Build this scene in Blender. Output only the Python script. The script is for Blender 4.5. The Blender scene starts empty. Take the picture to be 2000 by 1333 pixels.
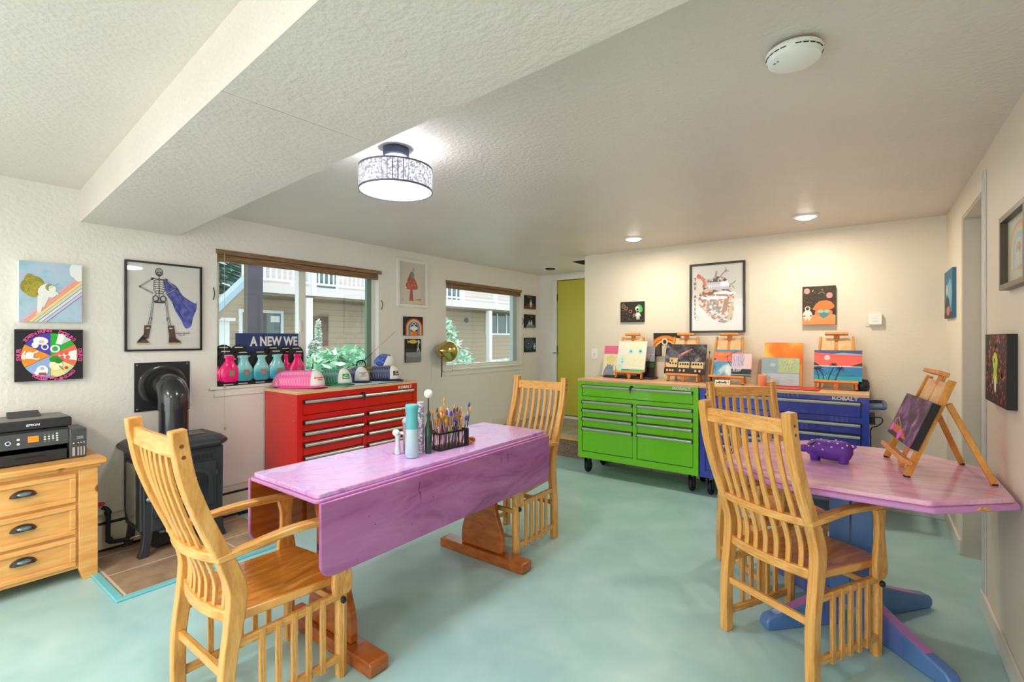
import bpy, bmesh, math, random
from mathutils import Vector, Matrix
random.seed(7)
R = math.radians
S = bpy.context.scene
COL = S.collection

# ------------------------------------------------------------------ camera, light, exposure
FPX, EYE, HOR = 940.0, 1.37, 660.0                      # focal length in px of the 2000 px frame, eye height, horizon row
YAW = math.atan(700 / FPX); SN, CS = math.sin(YAW), math.cos(YAW)
cam_d = bpy.data.cameras.new('camera'); cam = bpy.data.objects.new('camera', cam_d); COL.objects.link(cam)
cam_d.sensor_width = 36; cam_d.lens = 36 * FPX / 2000; cam_d.shift_y = -(666.5 - HOR) / 2000
cam_d.clip_start = .02; cam_d.clip_end = 200
cam.location = (0, 0, EYE); cam.rotation_euler = (R(90), 0, YAW)
S.camera = cam
S.view_settings.view_transform = 'Standard'; S.view_settings.look = 'None'
S.view_settings.gamma = 1; S.view_settings.use_curve_mapping = False
S.view_settings.exposure = 0.30
S.cycles.use_denoising = True
S.cycles.max_bounces = 8; S.cycles.diffuse_bounces = 5; S.cycles.glossy_bounces = 3
S.cycles.transparent_max_bounces = 12; S.cycles.sample_clamp_indirect = 6
S.cycles.caustics_reflective = False; S.cycles.caustics_refractive = False

W = bpy.data.worlds.new('overcast_sky'); S.world = W; W.use_nodes = True
wn = W.node_tree; wn.nodes.clear()
wo = wn.nodes.new('ShaderNodeOutputWorld'); wb = wn.nodes.new('ShaderNodeBackground')
wr = wn.nodes.new('ShaderNodeValToRGB'); wt = wn.nodes.new('ShaderNodeTexCoord'); wx = wn.nodes.new('ShaderNodeSeparateXYZ')
wr.color_ramp.elements[0].color = (.62, .66, .64, 1); wr.color_ramp.elements[1].color = (.86, .95, 1, 1)
wr.color_ramp.elements[0].position = .45; wr.color_ramp.elements[1].position = .62
wm = wn.nodes.new('ShaderNodeMapRange'); wm.inputs[1].default_value = -1; wm.inputs[2].default_value = 1
wn.links.new(wt.outputs['Generated'], wx.inputs[0]); wn.links.new(wx.outputs['Z'], wm.inputs[0])
wn.links.new(wm.outputs[0], wr.inputs[0]); wn.links.new(wr.outputs[0], wb.inputs['Color'])
wn.links.new(wb.outputs[0], wo.inputs[0]); wb.inputs['Strength'].default_value = 2.0

def lamp(name, kind, loc, power, color, rot=(0, 0, 0), **kw):
    d = bpy.data.lights.new(name, kind); d.energy = power; d.color = color
    for k, v in kw.items(): setattr(d, k, v)
    o = bpy.data.objects.new(name, d); COL.objects.link(o); o.location = loc; o.rotation_euler = rot
    return o
# added fill light from unseen glazed doors and ceiling lights behind the camera
lamp('rear_fill_daylight', 'AREA', (-1.9, -2.52, 1.25), 56, (1, .955, .93), (R(90), 0, 0), shape='RECTANGLE', size=3.6, size_y=2.1)
lamp('rear_ceiling_fill', 'AREA', (-2.6, -.9, 2.20), 24, (1, .90, .78), (0, 0, 0), shape='DISK', size=.5)
lamp('rear_ceiling_fill', 'AREA', (-.9, -.9, 2.20), 20, (1, .90, .78), (0, 0, 0), shape='DISK', size=.5)
lamp('drum_lamp_glow', 'POINT', (-1.85, 1.54, 2.222), 17, (.93, .95, 1), shadow_soft_size=.04)
lamp('drum_lamp_down_glow', 'AREA', (-1.85, 1.54, 2.078), 12, (.95, .97, 1), (0, 0, 0), shape='DISK', size=.31)
for x, e in ((-1.757, 8.8), (-.391, 10)):
    lamp('downlight_glow', 'AREA', (x, 4.24, 2.260), e, (1, .88, .70), (0, 0, 0), shape='DISK', size=.09)
lamp('hall_point_light', 'POINT', (-2.2, 5.5, 1.9), 7, (1, .95, .85), shadow_soft_size=.1)  # bare point light in the hall, without a fitting
for y0, y1, xx in ((1.57, 3.08, -4.1), (4.01, 5.53, -4.1)):     # sampling portals in the two real windows
    o = lamp('window_portal', 'AREA', (xx, (y0 + y1) / 2, 1.52), 1, (1, 1, 1), (0, R(-90), 0), shape='RECTANGLE', size=1.04, size_y=y1 - y0)
    o.data.cycles.is_portal = True

def at(px, py, x=None, y=None, z=None):                 # a pixel of the photo put on a real plane of the room
    u = (px - 1000) / FPX; r = (-SN + u * CS, CS + u * SN, -(py - HOR) / FPX)
    d = x / r[0] if x is not None else y / r[1] if y is not None else (z - EYE) / r[2]
    return Vector((r[0] * d, r[1] * d, EYE + r[2] * d))

# ------------------------------------------------------------------ materials
def lin(c):
    c = c / 255
    return c / 12.92 if c <= .04045 else ((c + .055) / 1.055) ** 2.4
def rgb(r, g, b): return (lin(r), lin(g), lin(b), 1)
MATS = {}
def mat(name, col, rough=.5, metal=0, coat=0, spec=.5, emit=None, es=0, alpha=1, trans=0, ior=1.45):
    if name in MATS: return MATS[name]
    m = bpy.data.materials.new(name); m.use_nodes = True; p = m.node_tree.nodes['Principled BSDF']
    p.inputs['Base Color'].default_value = col; p.inputs['Roughness'].default_value = rough
    p.inputs['Metallic'].default_value = metal; p.inputs['Coat Weight'].default_value = coat
    p.inputs['Specular IOR Level'].default_value = spec; p.inputs['Transmission Weight'].default_value = trans
    p.inputs['IOR'].default_value = ior; p.inputs['Alpha'].default_value = alpha
    if emit: p.inputs['Emission Color'].default_value = emit; p.inputs['Emission Strength'].default_value = es
    MATS[name] = m; return m
def N(m, t, **kw):
    n = m.node_tree.nodes.new(t)
    for k, v in kw.items():
        if k[0] == '_': n.inputs[k[1:].replace('_', ' ')].default_value = v
        else: setattr(n, k, v)
    return n
def L(m, a, b): m.node_tree.links.new(a, b)
def P(m): return m.node_tree.nodes['Principled BSDF']
def ramp(m, stops):
    n = N(m, 'ShaderNodeValToRGB'); e = n.color_ramp.elements
    while len(e) < len(stops): e.new(.5)
    for k, (p, c) in enumerate(stops): e[k].position = p; e[k].color = c
    return n
def coords(m, kind='Object', scale=(1, 1, 1)):
    t = N(m, 'ShaderNodeTexCoord'); mp = N(m, 'ShaderNodeMapping'); mp.inputs['Scale'].default_value = scale
    L(m, t.outputs[kind], mp.inputs[0]); return mp.outputs[0]
def noisy(name, stops, scale=8, kind='Object', sc=(1, 1, 1), rough=.5, bump=0, bscale=60, dist=0, detail=4, coat=0, metal=0, spec=.5, bdist=.01):
    if name in MATS: return MATS[name]
    m = mat(name, stops[0][1], rough, metal, coat, spec)
    v = coords(m, kind, sc)
    n = N(m, 'ShaderNodeTexNoise', _Scale=scale, _Detail=detail, _Distortion=dist); L(m, v, n.inputs['Vector'])
    r = ramp(m, stops); L(m, n.outputs[0], r.inputs[0]); L(m, r.outputs[0], P(m).inputs['Base Color'])
    if bump:
        b = N(m, 'ShaderNodeBump', _Strength=bump, _Distance=bdist); nb = N(m, 'ShaderNodeTexNoise', _Scale=bscale, _Detail=3)
        L(m, v, nb.inputs['Vector']); L(m, nb.outputs[0], b.inputs['Height']); L(m, b.outputs[0], P(m).inputs['Normal'])
    return m
def wood(name, a, b, c, rough=.4, coat=.25, scale=5):    # grain runs along the longest side of each member (generated coordinates)
    if name in MATS: return MATS[name]
    m = mat(name, a, rough, 0, coat)
    v = coords(m, 'Generated', (1, 1, 1))
    n1 = N(m, 'ShaderNodeTexNoise', _Scale=scale, _Detail=6, _Distortion=.6); L(m, v, n1.inputs['Vector'])
    n2 = N(m, 'ShaderNodeTexNoise', _Scale=scale * 7, _Detail=2); L(m, v, n2.inputs['Vector'])
    r = ramp(m, [(.3, a), (.52, b), (.75, c)]); L(m, n1.outputs[0], r.inputs[0])
    r2 = ramp(m, [(.35, (.82, .82, .82, 1)), (.65, (1.06, 1.06, 1.06, 1))]); L(m, n2.outputs[0], r2.inputs[0])
    mx = N(m, 'ShaderNodeMixRGB', blend_type='MULTIPLY'); mx.inputs[0].default_value = .6
    L(m, r.outputs[0], mx.inputs[1]); L(m, r2.outputs[0], mx.inputs[2]); L(m, mx.outputs[0], P(m).inputs['Base Color'])
    return m
def knotty(name, a, b, knot, kscale=3.2, rough=.4):      # pine with round knots
    if name in MATS: return MATS[name]
    m = mat(name, a, rough, 0, .25)
    v = coords(m, 'Object', (1, 1, 1)); v2 = coords(m, 'Object', (3, 1.2, 9))
    n = N(m, 'ShaderNodeTexNoise', _Scale=4, _Detail=5, _Distortion=.5); L(m, v2, n.inputs['Vector'])
    r = ramp(m, [(.35, a), (.7, b)]); L(m, n.outputs[0], r.inputs[0])
    vo = N(m, 'ShaderNodeTexVoronoi', _Scale=kscale); L(m, v, vo.inputs['Vector'])
    k = ramp(m, [(.10, (1, 1, 1, 1)), (.13, (0, 0, 0, 1))]); L(m, vo.outputs['Distance'], k.inputs[0])
    mx = N(m, 'ShaderNodeMixRGB'); L(m, k.outputs[0], mx.inputs[0]); L(m, r.outputs[0], mx.inputs[1]); mx.inputs[2].default_value = knot
    L(m, mx.outputs[0], P(m).inputs['Base Color']); return m

OAK = wood('golden_oak', rgb(196, 134, 62), rgb(222, 164, 88), rgb(236, 186, 112), .38, .3)
OAK_SEAT = noisy('oak_seat', [(.3, rgb(186, 112, 40)), (.5, rgb(214, 142, 58)), (.7, rgb(236, 176, 96))], 5, sc=(5, 1, 1), rough=.3, dist=1.2, coat=.3)
PEG = mat('walnut_peg', rgb(134, 78, 34), .4)
PINE = knotty('knotty_pine', rgb(224, 158, 84), rgb(240, 184, 112), rgb(150, 72, 30), 4.4)
TRES = knotty('red_pine', rgb(150, 76, 26), rgb(184, 104, 40), rgb(70, 30, 14), 4.2, .28)
BEECH = wood('beech', rgb(222, 172, 118), rgb(234, 190, 140), rgb(240, 204, 160), .5, 0)
BEECH_D = wood('beech_tray', rgb(208, 132, 66), rgb(222, 150, 84), rgb(228, 164, 100), .5, 0)
EASEL_LEG = wood('easel_leg', rgb(196, 128, 52), rgb(212, 146, 66), rgb(222, 164, 90), .45, 0)
BUTCHER = wood('maple_worktop', rgb(214, 168, 120), rgb(226, 184, 138), rgb(234, 198, 156), .4, .1)
WALLP = noisy('wall_paint', [(.3, rgb(226, 223, 217)), (.7, rgb(232, 229, 223))], 1.5, rough=.55, bump=.35, bscale=38, bdist=.012)
WALLB = noisy('wall_paint_plain', [(.3, rgb(226, 217, 199)), (.7, rgb(231, 222, 205))], 1.5, rough=.5, bump=.12, bscale=45, bdist=.01)
CEIL = noisy('ceiling_paint', [(.3, rgb(218, 209, 202)), (.7, rgb(224, 215, 208))], 2, rough=.36, bump=.35, bscale=48, bdist=.012)
TRIMW = mat('white_trim', rgb(226, 224, 214), .4)
LINO = noisy('turquoise_linoleum', [(.3, rgb(156, 194, 196)), (.5, rgb(166, 203, 204)), (.7, rgb(178, 211, 213))], 3.5, rough=.33, detail=8, dist=.4, spec=.45)
TILE = None
m = TILE = mat('slate_tile', rgb(140, 118, 98), .45)
v = coords(m, 'Object'); m.node_tree.nodes['Mapping'].inputs['Location'].default_value = (-.135, -.012, 0); br = N(m, 'ShaderNodeTexBrick', offset=.0, _Scale=1, _Mortar_Size=.006, _Brick_Width=.335, _Row_Height=.61, _Bias=0)
nz = N(m, 'ShaderNodeTexNoise', _Scale=7, _Detail=6); L(m, v, nz.inputs['Vector'])
rr = ramp(m, [(.3, rgb(138, 114, 92)), (.7, rgb(180, 154, 126))]); L(m, nz.outputs[0], rr.inputs[0])
L(m, v, br.inputs['Vector']); L(m, rr.outputs[0], br.inputs['Color1']); L(m, rr.outputs[0], br.inputs['Color2']); br.inputs['Mortar'].default_value = rgb(208, 196, 176)
L(m, br.outputs[0], P(m).inputs['Base Color'])
m = STEPT = mat('step_tile', rgb(150, 140, 128), .35)
v = coords(m, 'Object'); br = N(m, 'ShaderNodeTexBrick', offset=.0, _Scale=1, _Mortar_Size=.006, _Brick_Width=.3, _Row_Height=.3)
nz = N(m, 'ShaderNodeTexNoise', _Scale=5, _Detail=6); L(m, v, nz.inputs['Vector'])
rr = ramp(m, [(.3, rgb(128, 122, 112)), (.7, rgb(176, 168, 152))]); L(m, nz.outputs[0], rr.inputs[0])
L(m, v, br.inputs['Vector']); L(m, rr.outputs[0], br.inputs['Color1']); L(m, rr.outputs[0], br.inputs['Color2']); br.inputs['Mortar'].default_value = rgb(110, 104, 94)
L(m, br.outputs[0], P(m).inputs['Base Color'])
RISER = noisy('riser_carpet', [(.3, rgb(104, 86, 72)), (.7, rgb(150, 126, 108))], 60, rough=.9)
BLK = mat('black_paint', rgb(26, 26, 28), .45); BLKM = mat('black_metal', rgb(52, 54, 58), .42, .3); BLKG = mat('black_gloss', rgb(30, 30, 32), .18, 0, .4)
RUB = mat('black_rubber', rgb(24, 25, 27), .6); ALU = mat('brushed_aluminium', rgb(198, 202, 200), .32, .7); STEEL = mat('steel', rgb(150, 152, 155), .3, .9)
GLASS = bpy.data.materials.new('window_glass'); GLASS.use_nodes = True; g = GLASS.node_tree; g.nodes.clear()
go_ = g.nodes.new('ShaderNodeOutputMaterial'); gm = g.nodes.new('ShaderNodeMixShader'); gt = g.nodes.new('ShaderNodeBsdfTransparent'); gg = g.nodes.new('ShaderNodeBsdfGlossy')
gm.inputs[0].default_value = .05; gg.inputs['Roughness'].default_value = .02; gt.inputs[0].default_value = (.96, .99, .98, 1)
g.links.new(gt.outputs[0], gm.inputs[1]); g.links.new(gg.outputs[0], gm.inputs[2]); g.links.new(gm.outputs[0], go_.inputs[0])

# ------------------------------------------------------------------ mesh building
class MB:
    def __init__(s, M=None): s.bm = bmesh.new(); s.M = M or Matrix(); s.mats = []; s.mi = 0
    def use(s, m):
        if m not in s.mats: s.mats.append(m)
        s.mi = s.mats.index(m); return s
    def v(s, p): return s.bm.verts.new(s.M @ Vector(p))
    def f(s, vs):
        try: f = s.bm.faces.new(vs)
        except ValueError: return
        f.material_index = s.mi; return f
    def box(s, x0, x1, y0, y1, z0, z1):
        v = [s.v((x, y, z)) for z in (z0, z1) for x, y in ((x0, y0), (x1, y0), (x1, y1), (x0, y1))]
        for q in ((3, 2, 1, 0), (4, 5, 6, 7), (0, 1, 5, 4), (1, 2, 6, 5), (2, 3, 7, 6), (3, 0, 4, 7)): s.f([v[k] for k in q])
        return s
    def prism(s, poly, ax, a0, a1):                      # 2-D outline extruded along an axis
        def q(p, a): return (a, p[0], p[1]) if ax == 'x' else (p[0], a, p[1]) if ax == 'y' else (p[0], p[1], a)
        A = [s.v(q(p, a0)) for p in poly]; B = [s.v(q(p, a1)) for p in poly]; n = len(poly)
        s.f(A[::-1]); s.f(B)
        for k in range(n): s.f([A[k], A[(k + 1) % n], B[(k + 1) % n], B[k]])
        return s
    def loft(s, rings, cap=True, close=True):
        V = [[s.v(p) for p in r] for r in rings]; n = len(V[0])
        for a, b in zip(V, V[1:]):
            for k in range(n if close else n - 1): s.f([a[k], a[(k + 1) % n], b[(k + 1) % n], b[k]])
        if cap: s.f(V[0][::-1]); s.f(V[-1])
        return s
    def lathe(s, prof, c=(0, 0, 0), seg=24, sx=1, sy=1, cap=True):
        return s.loft([[(c[0] + r * sx * math.cos(2 * math.pi * k / seg), c[1] + r * sy * math.sin(2 * math.pi * k / seg), c[2] + z) for k in range(seg)] for r, z in prof], cap)
    def ring(s, ax, a0, a1, u0, u1, v0, v1, f):          # rectangular frame without overlapping corners; ax = thin axis
        for p, q, r, t in ((u0, u1, v0, v0 + f), (u0, u1, v1 - f, v1), (u0, u0 + f, v0 + f, v1 - f), (u1 - f, u1, v0 + f, v1 - f)):
            s.box(a0, a1, p, q, r, t) if ax == 'x' else s.box(p, q, a0, a1, r, t) if ax == 'y' else s.box(p, q, r, t, a0, a1)
        return s
    def cyl(s, c, r, h, seg=24): return s.lathe([(r, 0), (r, h)], c, seg)
    def sweep(s, pts, side, w, t, up=None):              # rectangular bar along a path; side = fixed direction of its width
        side = Vector(side).normalized(); pts = [Vector(p) for p in pts]; rings = []
        for k, p in enumerate(pts):
            d = (pts[min(k + 1, len(pts) - 1)] - pts[max(k - 1, 0)]).normalized(); nrm = d.cross(side).normalized()
            ww = w[k] if isinstance(w, (list, tuple)) else w; tt = t[k] if isinstance(t, (list, tuple)) else t
            rings.append([p + side * a * ww / 2 + nrm * b * tt / 2 for a, b in ((-1, -1), (1, -1), (1, 1), (-1, 1))])
        return s.loft(rings)
    def tube(s, pts, r, seg=10, cap=True):
        pts = [Vector(p) for p in pts]; rings = []; ref = None
        for k, p in enumerate(pts):
            d = (pts[min(k + 1, len(pts) - 1)] - pts[max(k - 1, 0)]).normalized()
            if ref is None: ref = Vector((0, 0, 1)) if abs(d.z) < .9 else Vector((1, 0, 0))
            a = d.cross(ref).normalized(); b = d.cross(a).normalized(); ref = -b if False else a.cross(d)
            rr_ = r[k] if isinstance(r, (list, tuple)) else r
            rings.append([p + (a * math.cos(2 * math.pi * j / seg) + b * math.sin(2 * math.pi * j / seg)) * rr_ for j in range(seg)])
        return s.loft(rings, cap)
    def ball(s, c, r, seg=16, rings=10):
        rx, ry, rz = r if isinstance(r, (list, tuple)) else (r, r, r)
        return s.loft([[(c[0] + rx * math.sin(t) * math.cos(2 * math.pi * k / seg), c[1] + ry * math.sin(t) * math.sin(2 * math.pi * k / seg), c[2] - rz * math.cos(t)) for k in range(seg)]
                       for t in [math.pi * (j + .04) / (rings + .08) for j in range(rings + 1)]])
    def add(s, me, M, m):                                # another mesh pasted in
        
        if m: s.use(m)
        base = [s.bm.verts.new(s.M @ M @ q.co) for q in me.vertices]
        for p in me.polygons: s.f([base[k] for k in p.vertices])
        return s
    def obj(s, name, m=None, parent=None, loc=None, rot=None, bevel=0, smooth=True, sub=0, fix=True):
        if fix: bmesh.ops.recalc_face_normals(s.bm, faces=s.bm.faces)
        me = bpy.data.meshes.new(name); s.bm.to_mesh(me); s.bm.free()
        for q in (s.mats or [m]): me.materials.append(q)
        if smooth: me.shade_smooth(); me.set_sharp_from_angle(angle=R(38))
        o = bpy.data.objects.new(name, me); COL.objects.link(o)
        if parent: o.parent = parent
        if loc: o.location = loc
        if rot: o.rotation_euler = rot
        if bevel:
            b = o.modifiers.new('bevel', 'BEVEL'); b.width = bevel; b.segments = 2; b.limit_method = 'ANGLE'; b.angle_limit = R(40)
        if sub: b = o.modifiers.new('sub', 'SUBSURF'); b.levels = sub; b.render_levels = sub
        return o
def curve(pts, n=6):                                     # Catmull-Rom through the points
    P_ = [Vector(p) for p in pts]; out = []
    for k in range(len(P_) - 1):
        a, b, c, d = P_[max(k - 1, 0)], P_[k], P_[k + 1], P_[min(k + 2, len(P_) - 1)]
        for j in range(n):
            t = j / n; out.append(.5 * ((2 * b) + (c - a) * t + (2 * a - 5 * b + 4 * c - d) * t * t + (3 * b - a - 3 * c + d) * t ** 3))
    return out + [P_[-1]]
def tag(o, label, cat, group=None, kind=None):
    if label: o['label'] = label
    if cat: o['category'] = cat
    if group: o['group'] = group
    if kind: o['kind'] = kind
    return o
def thing(name, label, cat, loc=(0, 0, 0), rz=0, group=None, M=None):
    o = bpy.data.objects.new(name, None); o.empty_display_size = .05; COL.objects.link(o)
    if M: o.matrix_world = M
    else: o.location = loc; o.rotation_euler = (0, 0, rz)
    return tag(o, label, cat, group)
def copy_tree(o, parent=None):
    c = o.copy(); COL.objects.link(c); c.parent = parent
    for ch in [q for q in bpy.data.objects if q.parent == o]: copy_tree(ch, c)
    return c
def struct(name, b, m=None, **k): return tag(b.obj(name, m, **k), None, None, None, 'structure')
_tx = {}
def text_mesh(t, size, ext=0, font_sx=1):
    cu = bpy.data.curves.new('lettering', 'FONT'); cu.body = t; cu.size = size; cu.extrude = ext; cu.align_x = 'CENTER'; cu.align_y = 'CENTER'; cu.resolution_u = 2; cu.offset = size * .035
    o = bpy.data.objects.new('lettering', cu); me = bpy.data.meshes.new_from_object(o); bpy.data.objects.remove(o); bpy.data.curves.remove(cu)
    if font_sx != 1:
        for q in me.vertices: q.co.x *= font_sx
    return me
# wall frames: local x to the right as seen from the room, y up, z out of the wall
WA = Matrix(((0, 0, 1), (1, 0, 0), (0, 1, 0))).to_4x4()
WB = Matrix(((1, 0, 0), (0, 0, -1), (0, 1, 0))).to_4x4()
WC = Matrix(((0, 0, -1), (-1, 0, 0), (0, 1, 0))).to_4x4()
def fr(loc, wall, lean=0): return Matrix.Translation(Vector(loc)) @ wall @ Matrix.Rotation(-lean, 4, 'X')
# ------------------------------------------------------------------ the room
XA, XC, YB, YF, ZC = -3.95, .46, 4.84, 6.0, 2.29
YR = -2.6                                                # wall behind the camera
struct('floor', MB().box(XA, XC + .12, YR, YB, -.1, 0), LINO)
struct('ceiling', MB().box(XA - .15, XC + .15, YR - .1, YF + .1, ZC, ZC + .1), CEIL)
W1 = (1.57, 3.08, 1.0, 2.04); W2 = (4.01, 5.53, 1.0, 2.04)
b = MB()
for y0, y1, z0, z1 in ((YR, W1[0], 0, ZC), (W1[0], W1[1], 0, W1[2]), (W1[0], W1[1], W1[3], ZC), (W1[1], W2[0], 0, ZC), (W2[0], W2[1], 0, W2[2]), (W2[0], W2[1], W2[3], ZC), (W2[1], YF, 0, ZC)):
    b.box(XA - .15, XA, y0, y1, z0, z1)
struct('wall_left', b, WALLP, smooth=False)
struct('wall_back', MB().box(-2.58, XC + .12, YB, YB + .11, 0, ZC), WALLB)
struct('wall_hall', MB().box(XA, -3.72, YF, YF + .1, 0, ZC).box(-3.72, -2.72, YF, YF + .1, 2.26, ZC).box(-2.72, -1.4, YF, YF + .1, 0, ZC).box(-1.5, -1.4, YB + .11, YF, 0, ZC), WALLP, smooth=False)
b = MB()
for y0, y1, z0, z1 in ((YR, 3.41, 0, ZC), (3.41, 4.12, 2.125, ZC), (4.12, YB, 0, ZC)): b.box(XC, XC + .13, y0, y1, z0, z1)
struct('wall_right', b, WALLB, smooth=False)
# unseen glazed doors added for fill light in the wall behind the camera
struct('wall_rear', MB().box(XA - .15, -3.8, YR - .12, YR, 0, ZC).box(-3.8, 0, YR - .12, YR, 2.2, ZC).box(0, XC + .15, YR - .12, YR, 0, ZC), WALLB, smooth=False)
b = MB()
for k in range(5): b.box(-3.8 + k * .94 - (.03 if k else 0), -3.8 + k * .94 + .03, YR - .1, YR - .04, 0, 2.2)
b.box(-3.8, 0, YR - .1, YR - .04, 0, .1).box(-3.8, 0, YR - .1, YR - .04, 2.12, 2.2)
d4 = struct('added_rear_door', b, TRIMW)
MB().box(-3.8, 0, YR - .075, YR - .07, .1, 2.12).obj('pane', GLASS, d4)
# beam that boxes in across the ceiling (it runs a few degrees off square)
sl = -.0733
def by(x, y): return y + (x - XA) * sl
b = MB()
x1 = XC
A_ = [(XA, by(XA, .799)), (x1, by(x1, .799)), (x1, by(x1, 1.321)), (XA, by(XA, 1.321))]
b.prism(A_, 'z', 2.093, ZC)
p, q = at(430, 178, z=2.093), at(706, 276, z=2.093)
b.sweep([(p.x, p.y, 2.0925), (q.x, q.y, 2.0925)], (0, 0, 1), .002, .012)
struct('ceiling_beam', b, CEIL, smooth=False)
# raised hall floor with a carpeted riser and a wooden nosing
struct('floor_hall', MB().box(XA, -1.4, YB - .02, YF, 0, .215), STEPT)
struct('trim_1', MB().box(XA, -2.585, YB - .028, YB - .021, 0, .2), RISER)
struct('trim_2', MB().box(XA, -2.585, YB - .045, YB + .0, .2, .222), OAK, bevel=.004)
# baseboards
struct('baseboard_back', MB().box(-2.58, XC, YB - .015, YB, 0, .09), TRIMW, bevel=.003)
struct('baseboard_right', MB().box(XC - .015, XC, YR, 3.37, 0, .095).box(XC - .015, XC, 4.12, YB - .015, 0, .095), TRIMW, bevel=.003)
struct('baseboard_hall', MB().box(XA, XA + .015, YB, YF, .215, .30).box(XA, -3.72, YF - .015, YF, .215, .30), TRIMW)
struct('trim_3', MB().box(XC - .008, XC, 3.30, 3.385, .05, 2.2), mat('grey_white_trim', rgb(206, 208, 206), .4), bevel=.002)
struct('trim_4', MB().box(XA, XA + .004, 5.515, 5.53, .3, .98), WALLP)
# added unseen white door closes the side opening against light leaks, plus its jambs
b = MB().box(XC + .005, XC + .13, 4.105, 4.12, 0, 2.125).box(XC + .005, XC + .13, 3.41, 3.425, 0, 2.125).box(XC + .005, XC + .13, 3.425, 4.105, 2.11, 2.125)
struct('trim_5', b, mat('jamb_paint', rgb(196, 188, 176), .5), smooth=False)
d2 = struct('added_side_door', MB().box(XC + .09, XC + .128, 3.426, 4.104, .012, 2.108), TRIMW)
MB().tube([(XC + .09, 3.50, .98), (XC + .055, 3.50, .98)], .012).ball((XC + .045, 3.5, .98), .026).obj('door_handle', STEEL, d2)
# yellow hall door with its casing
OLIVE = mat('mustard_paint', rgb(186, 180, 62), .45)
d1 = struct('door_1', MB().box(-3.64, -2.78, YF - .005, YF + .04, .262, 2.19), OLIVE, bevel=.002)
b = MB()
for z in (.5, 1.2, 1.95): b.box(-3.652, -3.636, YF - .012, YF, z - .05, z + .05)
b.obj('hinge', BLKM, d1)
b = MB().tube([(-3.70, YF - .03, 1.15), (-3.62, YF - .035, 1.15)], .007).cyl((-3.64, YF - .02, 1.14), .018, .02)
b.obj('door_handle', STEEL, d1)
struct('trim_6', MB().box(-3.72, -3.65, YF - .02, YF + .1, .215, 2.2).box(-2.77, -2.72, YF - .02, YF + .1, .215, 2.2).box(-3.72, -2.72, YF - .02, YF + .1, 2.2, 2.27).box(-3.65, -2.77, YF - .02, YF + .1, .215, .25), TRIMW, bevel=.003)
struct('trim_7', MB().box(-3.65, -2.77, YF + .05, YF + .06, .25, 2.2), BLK)
# heater strip along the window wall
GREIGE = mat('heater_enamel', rgb(196, 190, 172), .4)
t = thing('baseboard_heater', 'beige enamel baseboard heater running low along the wall behind the black stove', 'heater', (XA, 1.4, 0))
MB(Matrix.Translation((-XA, -1.4, 0))).prism([(XA + .001, .03), (XA + .055, .03), (XA + .06, .18), (XA + .035, .235), (XA + .001, .235)], 'y', .84, 4.78).obj('cover', GREIGE, t)
MB(Matrix.Translation((-XA, -1.4, 0))).box(XA + .02, XA + .0612, .84, 4.78, .185, .2).obj('outlet_slot', BLK, t)
MB(Matrix.Translation((-XA, -1.4, 0))).box(XA + .005, XA + .045, .86, 4.76, .0, .03).obj('base_rail', BLK, t)

# ------------------------------------------------------------------ windows
VIN = mat('white_vinyl', rgb(222, 224, 220), .35); GRY = mat('green_grey_reflection', rgb(112, 140, 124), .5)
def window(n, w, mull):
    y0, y1, z0, z1 = w; xf, xb = XA - .055, XA - .115
    b = MB().ring('x', xb, xf, y0, y1, z0, z1, .05)
    o = struct('window_%d' % n, b, VIN, bevel=.003)
    ym = y0 + (y1 - y0) * mull
    if n == 1:
        MB().box(xb + .01, xf + .012, ym - .035, ym + .03, z0 + .03, z1 - .03).obj('mullion', VIN, o, bevel=.003)
        MB().box(xb + .02, xf - .01, y1 - .105, y1 - .05, z0 + .05, z1 - .05).obj('reflection_strip', GRY, o)  # solid green-grey strip imitates the neighbour's window frame reflected at the pane edge
        MB().box(xf + .012, xf + .022, ym - .03, ym - .012, 1.42, 1.52).obj('latch', VIN, o, bevel=.002)
    else:
        MB().box(xb + .01, xf + .008, y1 - .14, y1 - .05, z0 + .05, z1 - .05).obj('mullion', mat('grey_vinyl', rgb(172, 186, 186), .4), o, bevel=.003)
    MB().box(xb + .03, xb + .034, y0 + .05, y1 - .05, z0 + .05, z1 - .05).obj('pane', GLASS, o)
    b = MB().box(XA - .12, XA - .002, y1 + .0005, y1 + .004, z0, z1)
    b2 = MB().box(XA - .055, XA + .025, y0 - .045, y1 + .02, z0 - .022, z0 + .001).obj('window_sill', TRIMW, o, bevel=.004)
    MB().box(XA, XA + .012, y0 - .01, y1 + .0, z0 - .075, z0 - .022).obj('apron', WALLP, o)
    b = MB().box(XA - .055, XA + .001, y0 - .002, y0 + .012, z0, z1).box(XA - .055, XA + .001, y1 - .012, y1 + .002, z0, z1).box(XA - .055, XA + .001, y0, y1, z1 - .012, z1 + .002)
    b.obj('reveal', TRIMW, o)
window(1, W1, .475); window(2, W2, .9)
BAMB = noisy('woven_bamboo', [(.3, rgb(96, 72, 50)), (.5, rgb(134, 104, 74)), (.7, rgb(166, 134, 100))], 30, sc=(1, .15, 6), rough=.6)
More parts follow.
